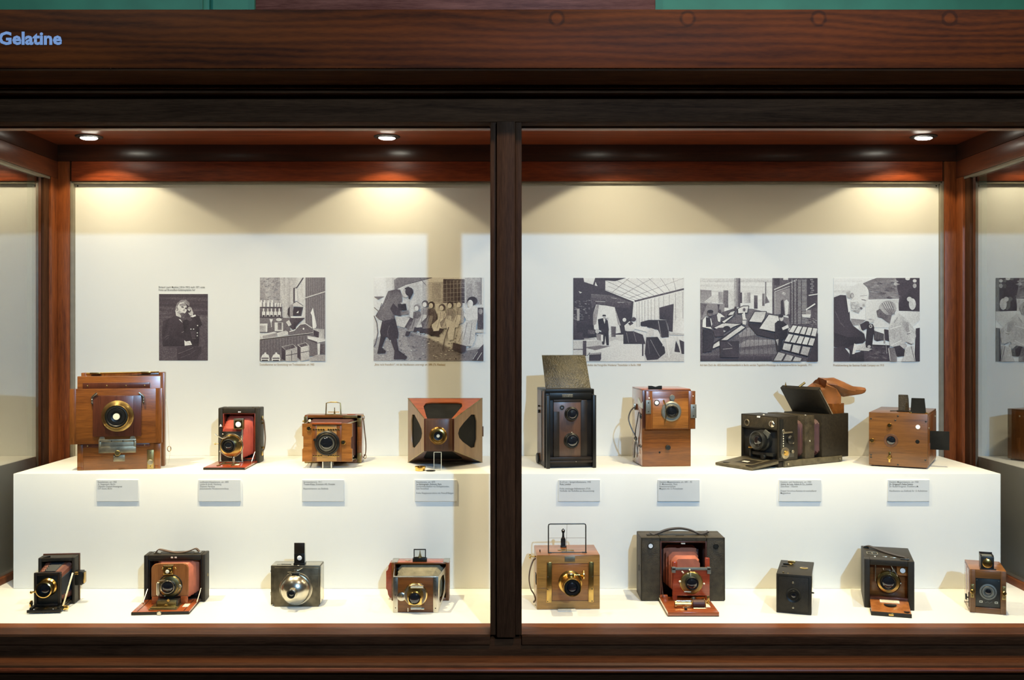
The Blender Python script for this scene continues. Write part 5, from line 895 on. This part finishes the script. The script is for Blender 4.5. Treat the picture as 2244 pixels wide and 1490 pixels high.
sh += [('p', .38, [150, 660, 260, 480, 330, 310, 440, 285, 500, 290, 530, 380, 530, 560, 520, 660, 420, 650, 430, 740, 340, 755, 200, 710]), ('p', .28, [360, 560, 400, 480, 480, 560, 500, 600, 510, 665, 400, 640]), ('l', .55, 6, [260, 560, 330, 420, 350, 360]), ('l', .52, 6, [400, 430, 470, 360]), ('p', .22, [245, 735, 430, 700, 478, 900, 470, 980, 350, 1005, 320, 960, 225, 950, 215, 880]), ('l', .4, 6, [330, 960, 320, 880, 350, 800]), ('p', .20, [225, 940, 300, 960, 240, 1110, 300, 1160, 290, 1190, 175, 1195, 195, 1100]), ('p', .18, [365, 1000, 450, 985, 480, 1150, 600, 1240, 590, 1275, 410, 1275, 420, 1160]),
 ('e', .70, 575, 340, 48, 64), ('e', .16, 630, 320, 58, 62), ('p', .16, [560, 270, 620, 246, 690, 330, 640, 425, 620, 420, 620, 330]), ('p', .14, [465, 495, 580, 485, 595, 580, 480, 590]), ('p', .75, [500, 475, 560, 470, 580, 490, 520, 495]), ('p', .5, [520, 600, 620, 580, 625, 640, 520, 650])]
for i, (x, y, g, gd) in enumerate(((740, 545, .55, .42), (855, 490, .35, .62), (945, 505, .25, .36), (1095, 540, .35, .82), (1210, 505, .25, .66), (1340, 495, .45, .72))):
    sh += [('e', g, x, y, 46, 48), ('e', .85, x - 8, y + 12, 30, 36), ('p', gd, [x - 50, y + 60, x + 40, y + 50, x + 80, y + 150, x + 60, y + 260, x - 130, y + 320, x - 150, y + 250, x - 60, y + 170]), ('p', min(.9, gd + .15), [x - 40, y + 150, x + 30, y + 160, x - 20, y + 330, x - 130, y + 340]), ('l', gd * .6, 6, [x - 20, y + 70, x - 30, y + 160, x - 70, y + 300]), ('l', gd * .6, 6, [x + 30, y + 90, x + 20, y + 200]), ('p', .2, [x - 150, y + 330, x - 90, y + 345, x - 120, y + 400, x - 170, y + 400])]
sh += [('e', .18, 1525, 450, 72, 62), ('e', .86, 1495, 490, 40, 56), ('p', .88, [1440, 560, 1560, 510, 1610, 560, 1600, 720, 1440, 730, 1400, 640]), ('p', .74, [1440, 720, 1600, 710, 1570, 850, 1560, 1000, 1520, 1090, 1390, 1090, 1290, 1040, 1330, 860]), ('l', .5, 7, [1450, 760, 1400, 1000]), ('l', .5, 7, [1520, 760, 1480, 1060]), ('l', .5, 7, [1390, 880, 1330, 1030]), ('p', .28, [1250, 1040, 1440, 1090, 1430, 1160, 1370, 1190, 1240, 1130]), ('p', .84, [1140, 700, 1290, 760, 1250, 1000, 1190, 1010]), ('l', .4, 14, [1190, 820, 1130, 1000, 1100, 1160]), ('r', .35, 1600, 545, 1682, 850), ('e', .6, 1640, 600, 30, 40), ('r', .8, 1560, 860, 1682, 900), ('p', .3, [1520, 1290, 1600, 1150, 1682, 1060, 1682, 1300]), ('l', .8, 7, [1530, 1280, 1600, 1170]), ('l', .8, 7, [1590, 1290, 1660, 1180])]
photo(800, 590, 6.479, (122, 117, 1682, 1300), sh, 'engraved print of a stooping man photographing children seated on a bench', [('„Bitte recht freundlich!“, mit der Handkamera unterwegs um 1890 (Th. Kleehaas)', 820, 801, 156)])
# photograph of a glass-roofed studio
sh = [.84, ('p', .20, [105, 123, 880, 123, 840, 150, 700, 180, 560, 200, 560, 300, 960, 460, 940, 700, 880, 920, 105, 1000]), ('p', .90, [250, 123, 415, 123, 385, 220, 260, 180]), ('p', .8, [420, 180, 450, 240, 410, 230]), ('p', .92, [560, 200, 560, 160, 700, 170, 860, 123, 1677, 123, 1677, 265, 975, 460, 560, 300])]
sh += [('l', .5, 7, [a, 123, b, y]) for a, b, y in ((900, 650, 335), (1230, 780, 375), (1677, 890, 415))] + [('l', .55, 6, [x0, y0, x1, y1]) for x0, y0, x1, y1 in ((560, 160, 1110, 415), (720, 160, 1190, 398), (850, 140, 1260, 380), (1000, 123, 1320, 360), (1170, 123, 1400, 340), (1340, 123, 1480, 318), (1520, 123, 1560, 295), (600, 240, 1050, 432), (560, 290, 1000, 445))]
sh += [('l', .30, 24, [975, 455, 1677, 280]), ('p', .90, [975, 470, 1677, 300, 1677, 915, 1500, 890, 1330, 720, 970, 690])] + [('l', .6, 6, [x, y, x + 2, y + 380]) for x, y in ((1005, 470), (1040, 462), (1080, 455), (1120, 445), (1165, 434), (1210, 424), (1260, 412), (1320, 400), (1385, 385), (1468, 365), (1555, 345), (1660, 320))]
sh += [('p', .20, [1325, 545, 1530, 490, 1515, 890, 1460, 880, 1440, 720, 1330, 710]), ('p', .86, [430, 500, 690, 530, 720, 620, 780, 900, 600, 935, 400, 850, 385, 640]), ('p', .60, [385, 640, 440, 500, 470, 500, 430, 780, 385, 800]), ('p', .65, [690, 530, 730, 650, 780, 800, 740, 790]), ('p', .35, [360, 350, 640, 370, 930, 470, 900, 560, 700, 540, 430, 490, 370, 560, 350, 420]), ('l', .7, 7, [420, 455, 560, 460]), ('l', .7, 6, [640, 405, 720, 415]), ('l', .7, 6, [730, 470, 830, 470]), ('noise', .4, .6, 110, 440, 350, 720, 60, 9), ('r', .7, 155, 560, 193, 730), ('p', .8, [180, 310, 230, 330, 200, 345])]
sh += [('p', .80, [105, 1010, 400, 1000, 620, 930, 1000, 930, 1677, 1150, 1677, 1308, 105, 1308]), ('p', .86, [300, 1150, 700, 1000, 1100, 1070, 1120, 1308, 500, 1308]), ('p', .55, [250, 1110, 480, 1080, 640, 1090, 420, 1150]), ('r', .24, 105, 735, 320, 1000), ('r', .16, 150, 750, 320, 900), ('r', .18, 240, 790, 390, 960), ('r', .35, 310, 860, 410, 920), ('r', .7, 260, 980, 420, 1000), ('p', .84, [105, 1010, 460, 990, 520, 1020, 260, 1020, 105, 1030]), ('r', .28, 240, 1015, 290, 1230), ('r', .45, 105, 1130, 240, 1145), ('e', .8, 445, 880, 28, 34), ('p', .5, [430, 920, 520, 920, 525, 1020, 440, 1000])]
sh += [('p', .13, [455, 710, 520, 695, 590, 700, 610, 860, 600, 900, 470, 860]), ('p', .13, [500, 850, 605, 860, 610, 1080, 575, 1080, 560, 940, 545, 1070, 515, 1070]), ('r', .92, 498, 930, 528, 1025), ('e', .7, 545, 690, 20, 26), ('p', .1, [515, 665, 525, 645, 560, 645, 570, 665]), ('p', .9, [530, 715, 560, 710, 550, 775]), ('e', .75, 590, 705, 16, 20), ('p', .4, [640, 810, 710, 815, 705, 960, 645, 960])]
sh += [('e', .85, 830, 718, 26, 28), ('p', .90, [830, 800, 900, 740, 960, 770, 1000, 830, 920, 900, 840, 870]), ('e', .30, 960, 710, 36, 30), ('p', .25, [880, 770, 930, 740, 960, 770, 910, 800]), ('p', .15, [1060, 750, 1170, 720, 1300, 720, 1440, 720, 1460, 960, 1360, 970, 1310, 860, 1150, 820, 1060, 800]), ('p', .88, [970, 820, 1150, 815, 1150, 890, 980, 850]), ('p', .16, [815, 880, 960, 880, 1090, 930, 1130, 1060, 1000, 1060, 815, 1060]), ('l', .5, 7, [860, 900, 890, 1040]), ('l', .5, 7, [960, 890, 1000, 1030]), ('p', .84, [1150, 900, 1200, 830, 1250, 850, 1240, 940, 1190, 970, 1145, 960]), ('p', .14, [1140, 965, 1300, 960, 1400, 1110, 1410, 1190, 1300, 1280, 1150, 1290, 1120, 1200]), ('l', .55, 8, [1200, 1000, 1290, 1170, 1330, 1240]), ('l', .4, 6, [1160, 1010, 1190, 1200]), ('r', .25, 1080, 1060, 1100, 1230), ('l', .6, 10, [1310, 730, 1350, 960]), ('l', .5, 8, [1420, 730, 1460, 900]),
 ('p', .80, [1460, 895, 1677, 915, 1677, 935, 1460, 930]), ('l', .86, 18, [1420, 980, 1465, 1250]), ('l', .80, 14, [1400, 980, 1375, 1090]), ('l', .84, 18, [1570, 950, 1510, 1180]), ('l', .86, 18, [1580, 960, 1630, 1220]), ('p', .16, [1540, 1170, 1560, 1010, 1600, 1100, 1620, 1180]), ('p', .22, [1610, 1000, 1677, 1030, 1677, 1205, 1640, 1200]), ('p', .2, [330, 1195, 500, 1180, 500, 1270, 485, 1300, 330, 1300]), ('p', .6, [335, 1195, 495, 1182, 490, 1205, 335, 1215]), ('l', .3, 7, [300, 1230, 340, 1180])]
photo(1240, 590, 6.479, (105, 123, 1677, 1308), sh, 'print of a glass-roofed studio with a standing man in dark suit', [('Atelier des Fotografen Waldemar Titzenthaler in Berlin 1908', 1287, 802, 117)])
# photograph of a factory roof
sh = [.86, ('grad', .80, .92, 92, 125, 1110, 480, 6, True), ('p', .58, [92, 290, 250, 300, 260, 480, 92, 480]), ('p', .80, [140, 470, 300, 340, 430, 320, 420, 480]), ('r', .62, 350, 320, 420, 480), ('p', .42, [420, 300, 490, 300, 490, 550, 420, 540]), ('r', .84, 490, 320, 580, 560), ('grad', .72, .34, 572, 125, 662, 540, 6, False), ('grad', .84, .6, 688, 330, 806, 480, 5, False), ('r', .35, 662, 330, 686, 480), ('r', .34, 855, 372, 906, 560), ('r', .44, 972, 345, 1006, 520), ('l', .42, 15, [1022, 180, 1020, 480]), ('p', .42, [1020, 360, 1075, 470, 1010, 490])]
sh += [('p', .56, [92, 480, 440, 490, 430, 640, 92, 720]), ('p', .34, [92, 480, 190, 490, 110, 700]), ('p', .34, [335, 500, 370, 500, 350, 600])]
sh += [('p', .36, [92, 720, 300, 640, 560, 560, 830, 560, 1150, 640, 1757, 800, 1757, 1306, 92, 1306]), ('p', .62, [640, 920, 760, 830, 900, 830, 900, 930, 650, 965]), ('p', .55, [640, 1060, 760, 1000, 1150, 1000, 1160, 1060, 640, 1110]), ('p', .5, [620, 1160, 1180, 1110, 1180, 1200, 640, 1240]), ('grad', .36, .18, 92, 1200, 1110, 1306, 5, True)] + [('l', .28, 5, [700 + i * 55, 830, 640 + i * 70, 1300]) for i in range(9)]
sh += [('p', .34, [1115, 125, 1757, 125, 1757, 830, 1370, 800, 1340, 660, 1115, 640]), ('p', .60, [1155, 330, 1370, 260, 1370, 640, 1155, 640]), ('l', .85, 14, [1140, 290, 1460, 150]), ('l', .8, 8, [1150, 640, 1150, 320, 1370, 240]), ('p', .16, [1235, 640, 1235, 450, 1270, 425, 1290, 640]), ('p', .86, [1285, 450, 1320, 430, 1350, 470, 1335, 640, 1300, 660]), ('e', .7, 1280, 345, 24, 24), ('r', .2, 1140, 125, 1220, 230), ('r', .85, 1270, 125, 1340, 152), ('l', .16, 9, [1368, 125, 1368, 790]), ('l', .16, 9, [1412, 125, 1412, 790]), ('r', .22, 1610, 125, 1757, 550)]
sh += [('r', .62, x0 + (i % 2) * 3, 150 + i * 21, x1, 150 + i * 21 + 13) for x0, x1 in ((1385, 1405), (1425, 1450), (1475, 1520), (1530, 1600)) for i in range(30)] + [('r', .5, 1650 + (i % 2) * 14, 140 + i * 30, 1690 + (i % 2) * 14, 160 + i * 30) for i in range(7)] + [('p', .85, [1625, 365, 1757, 345, 1757, 360, 1630, 380]), ('l', .86, 18, [1590, 575, 1720, 490]), ('p', .8, [1530, 640, 1660, 640, 1650, 690, 1540, 680]), ('r', .7, 1590, 580, 1660, 640), ('noise', .5, .62, 1540, 690, 1750, 800, 40, 9)]
for poly, g in (([275, 830, 420, 760, 590, 770, 700, 770, 560, 820, 430, 900], .80), ([390, 745, 560, 640, 590, 640, 430, 770], .84), ([470, 660, 520, 600, 590, 585, 560, 650], .78), ([620, 560, 700, 520, 780, 520, 760, 620, 625, 630], .86), ([775, 745, 860, 600, 1030, 600, 1000, 700, 960, 760], .82), ([920, 845, 1060, 640, 1200, 660, 1220, 760, 1150, 890], .84), ([370, 1010, 670, 790, 735, 825, 470, 1010], .86), ([265, 1060, 365, 1010, 370, 1085, 265, 1130], .84)): sh += [('p', g, poly), ('l', .14, 11, poly + poly[:2])]
sh += [('p', .14, [235, 1165, 270, 1050, 660, 790, 670, 800, 280, 1070, 250, 1165]), ('r', .2, 370, 1020, 640, 1250), ('l', .6, 10, [410, 1135, 545, 1120]), ('l', .5, 8, [480, 1040, 540, 1090]), ('p', .3, [270, 870, 350, 830, 420, 830, 420, 950, 300, 960]), ('e', .15, 465, 840, 52, 36), ('p', .14, [770, 760, 960, 775, 920, 850, 1140, 910, 1145, 990, 890, 930, 780, 800])]
sh += [('p', .92, [120, 820, 125, 720, 170, 670, 240, 700, 260, 780, 240, 830, 260, 850, 160, 830]), ('p', .2, [170, 680, 230, 690, 250, 820, 170, 820]), ('e', .4, 232, 622, 42, 46), ('e', .14, 232, 602, 44, 26), ('p', .15, [125, 850, 250, 850, 290, 990, 240, 1160, 130, 1180]), ('p', .9, [325, 650, 350, 610, 390, 640, 440, 680, 380, 680, 370, 750, 340, 740]), ('e', .35, 365, 598, 22, 28), ('p', .86, [680, 640, 720, 600, 730, 690, 750, 715, 690, 720]), ('e', .4, 712, 575, 20, 26), ('p', .85, [685, 730, 745, 725, 735, 790, 690, 780]), ('e', .3, 590, 560, 20, 30)]
sh += [('p', .12, [1145, 770, 1190, 730, 1270, 740, 1330, 800, 1320, 970, 1260, 1000, 1230, 1160, 1175, 1160, 1150, 980]), ('e', .72, 1240, 695, 30, 42), ('e', .12, 1232, 662, 36, 26), ('p', .92, [1245, 830, 1330, 785, 1345, 830, 1260, 865]), ('p', .7, [1160, 1000, 1200, 990, 1190, 1090]), ('e', .8, 1355, 860, 18, 24)]
for j, (a, b, c_, d) in enumerate((((1400, 790), (1757, 835), (1730, 965), (1330, 895)), ((1340, 910), (1725, 980), (1690, 1095), (1270, 1030)), ((1265, 1040), (1665, 1105), (1620, 1240), (1240, 1140)), ((1190, 1165), (1540, 1265), (1520, 1306), (1110, 1306)))):
    sh += [('p', .15, [*a, *b, *c_, *d])]
    nn = 5 if j < 2 else 3
    for i in range(nn):
        t0, t1 = (i + .1) / nn, (i + .9) / nn; L = lambda p, q, t: (p[0] + (q[0] - p[0]) * t, p[1] + (q[1] - p[1]) * t)
        q4 = [L(L(a, b, t0), L(d, c_, t0), .06), L(L(a, b, t1), L(d, c_, t1), .06), L(L(a, b, t1), L(d, c_, t1), .92), L(L(a, b, t0), L(d, c_, t0), .92)]
        sh.append(('p', .86 if j < 2 else .74, [v for p in q4 for v in p]))
sh += [('p', .2, [1640, 1230, 1757, 900, 1757, 1306, 1600, 1306])]
photo(1520, 590, 6.479, (92, 125, 1757, 1306), sh, 'print of men working at tilted frames on a factory roof', [('Auf dem Dach der AEG-Großmaschinenfabrik in Berlin werden Tageslicht-Filmabzüge im Auskopierverfahren hergestellt, 1911', 1534, 802, 245)])
# photograph of an old man with a camera and a child
sh = [.93, ('grad', .95, .85, 108, 123, 600, 420, 5, True), ('p', .50, [520, 200, 640, 150, 720, 123, 1327, 123, 1327, 600, 1020, 590, 1030, 420, 600, 430, 600, 300]), ('p', .22, [990, 123, 1327, 123, 1327, 600, 1020, 590, 1040, 420, 1010, 280]), ('noise', .35, .62, 600, 150, 1000, 410, 60, 26), ('e', .7, 985, 210, 26, 24), ('e', .62, 975, 160, 22, 22), ('e', .85, 1155, 135, 34, 22), ('e', .75, 1255, 165, 28, 24), ('e', .7, 1255, 235, 26, 34), ('e', .82, 1180, 425, 36, 34), ('e', .82, 1222, 495, 50, 82), ('p', .86, [560, 440, 1020, 430, 1030, 600, 1327, 600, 1327, 720, 1200, 840, 560, 820])]
sh += [('p', .60, [350, 700, 560, 720, 480, 790, 370, 800]), ('p', .30, [530, 1090, 900, 1080, 900, 1307, 400, 1307]), ('noise', .2, .45, 540, 1100, 900, 1300, 40, 18), ('p', .26, [1270, 840, 1327, 830, 1327, 1307, 1250, 1307])]
sh += [('p', .22, [108, 400, 200, 365, 280, 370, 330, 600, 340, 720, 380, 800, 540, 920, 560, 1010, 520, 1050, 400, 1060, 380, 1190, 300, 1120, 108, 1100]), ('p', .15, [108, 900, 300, 960, 500, 960, 520, 1030, 400, 1060, 300, 1110, 108, 1100]), ('p', .28, [108, 1110, 250, 1100, 330, 1200, 340, 1307, 108, 1307]), ('p', .13, [330, 1120, 390, 1190, 530, 1160, 540, 1307, 340, 1307]), ('l', .34, 12, [130, 600, 200, 760, 260, 820]), ('p', .96, [285, 395, 350, 540, 330, 600, 315, 615])]
sh += [('e', .90, 470, 350, 135, 150), ('p', .88, [340, 440, 560, 440, 600, 330, 590, 420, 550, 520, 500, 560, 460, 625, 380, 590]), ('p', .74, [350, 470, 450, 460, 500, 560, 460, 625, 390, 600, 350, 540]), ('p', .66, [285, 330, 330, 300, 340, 420, 300, 400]), ('e', .55, 365, 375, 26, 40), ('e', .75, 368, 380, 16, 26), ('l', .35, 10, [500, 430, 560, 440]), ('p', .62, [510, 500, 545, 490, 548, 530, 515, 530]), ('e', .45, 485, 555, 30, 18), ('l', .6, 7, [480, 380, 580, 370]), ('noise', .6, .95, 360, 470, 480, 610, 40, 10)]
sh += [('p', .24, [470, 790, 560, 735, 610, 740, 600, 830, 520, 870, 490, 850]), ('l', .9, 12, [470, 790, 490, 860, 545, 910]), ('e', .84, 640, 730, 46, 30), ('l', .4, 7, [600, 712, 640, 710]), ('p', .12, [580, 800, 610, 770, 660, 780, 680, 830, 650, 1080, 630, 1120, 570, 1110, 555, 1060]), ('e', .75, 628, 808, 24, 26), ('e', .3, 628, 808, 12, 13), ('e', .7, 606, 1098, 24, 22), ('p', .16, [670, 860, 820, 920, 840, 1000, 720, 1020, 680, 1000])] + [('l', .55, 6, [690 + i * 22, 880 + i * 8, 700 + i * 22, 1000]) for i in range(6)] + [('l', .85, 6, [680, 870 + 0, 820, 915]), ('r', .65, 815, 920, 835, 1050), ('p', .25, [820, 850, 880, 860, 890, 1020, 830, 1000]), ('l', .15, 14, [650, 1075, 900, 1085]), ('l', .7, 6, [845, 1060, 855, 1200])]
sh += [('p', .95, [395, 1050, 450, 1080, 400, 1200, 365, 1205]), ('p', .80, [450, 1080, 550, 1040, 560, 1110, 650, 1130, 600, 1160, 420, 1150])]
sh += [('e', .66, 870, 555, 125, 108), ('p', .40, [710, 590, 760, 560, 830, 640, 840, 730, 780, 690, 730, 680]), ('p', .45, [780, 600, 860, 650, 930, 640, 900, 770, 850, 740, 800, 700])] + [('l', .42, 8, [790 + i * 28, 480 - i * 6, 830 + i * 30, 560, 900 + i * 16, 640]) for i in range(5)] + [('l', .85, 7, [800 + i * 30, 470 - i * 4, 850 + i * 28, 560]) for i in range(4)]
sh += [('p', .80, [900, 780, 980, 700, 1020, 620, 1100, 680, 1180, 760, 1260, 870, 1270, 950, 1240, 1060, 1170, 1050, 1130, 1030, 1060, 1080, 940, 1100, 900, 1090, 880, 900]), ('p', .70, [1060, 700, 1160, 760, 1180, 880, 1140, 900, 1080, 800]), ('l', .95, 10, [900, 850, 1060, 800]), ('l', .35, 8, [1140, 920, 1190, 910]), ('l', .4, 8, [1150, 1040, 1215, 1070]), ('l', .5, 7, [960, 760, 1010, 680]), ('l', .95, 9, [920, 1080, 1060, 1010]), ('l', .6, 6, [980, 880, 960, 1000]), ('l', .6, 6, [1040, 860, 1050, 980]), ('e', .78, 1085, 1085, 56, 40), ('p', .18, [950, 1100, 1040, 1080, 1110, 1140, 1100, 1230, 1010, 1240, 960, 1180]), ('p', .52, [880, 1110, 960, 1110, 1000, 1250, 1000, 1307, 900, 1307]), ('p', .78, [1120, 1110, 1240, 1080, 1260, 1307, 1060, 1307, 1100, 1230]), ('l', .4, 8, [1200, 1090, 1250, 1300]), ('l', .9, 8, [880, 1120, 905, 1300])]
photo(1810, 590, 6.477, (108, 123, 1327, 1307), sh, 'print of a white-bearded man holding a camera before a child, rightmost picture', [('Produktwerbung der Eastman Kodak Company um 1910', 1826, 802.5, 111)])
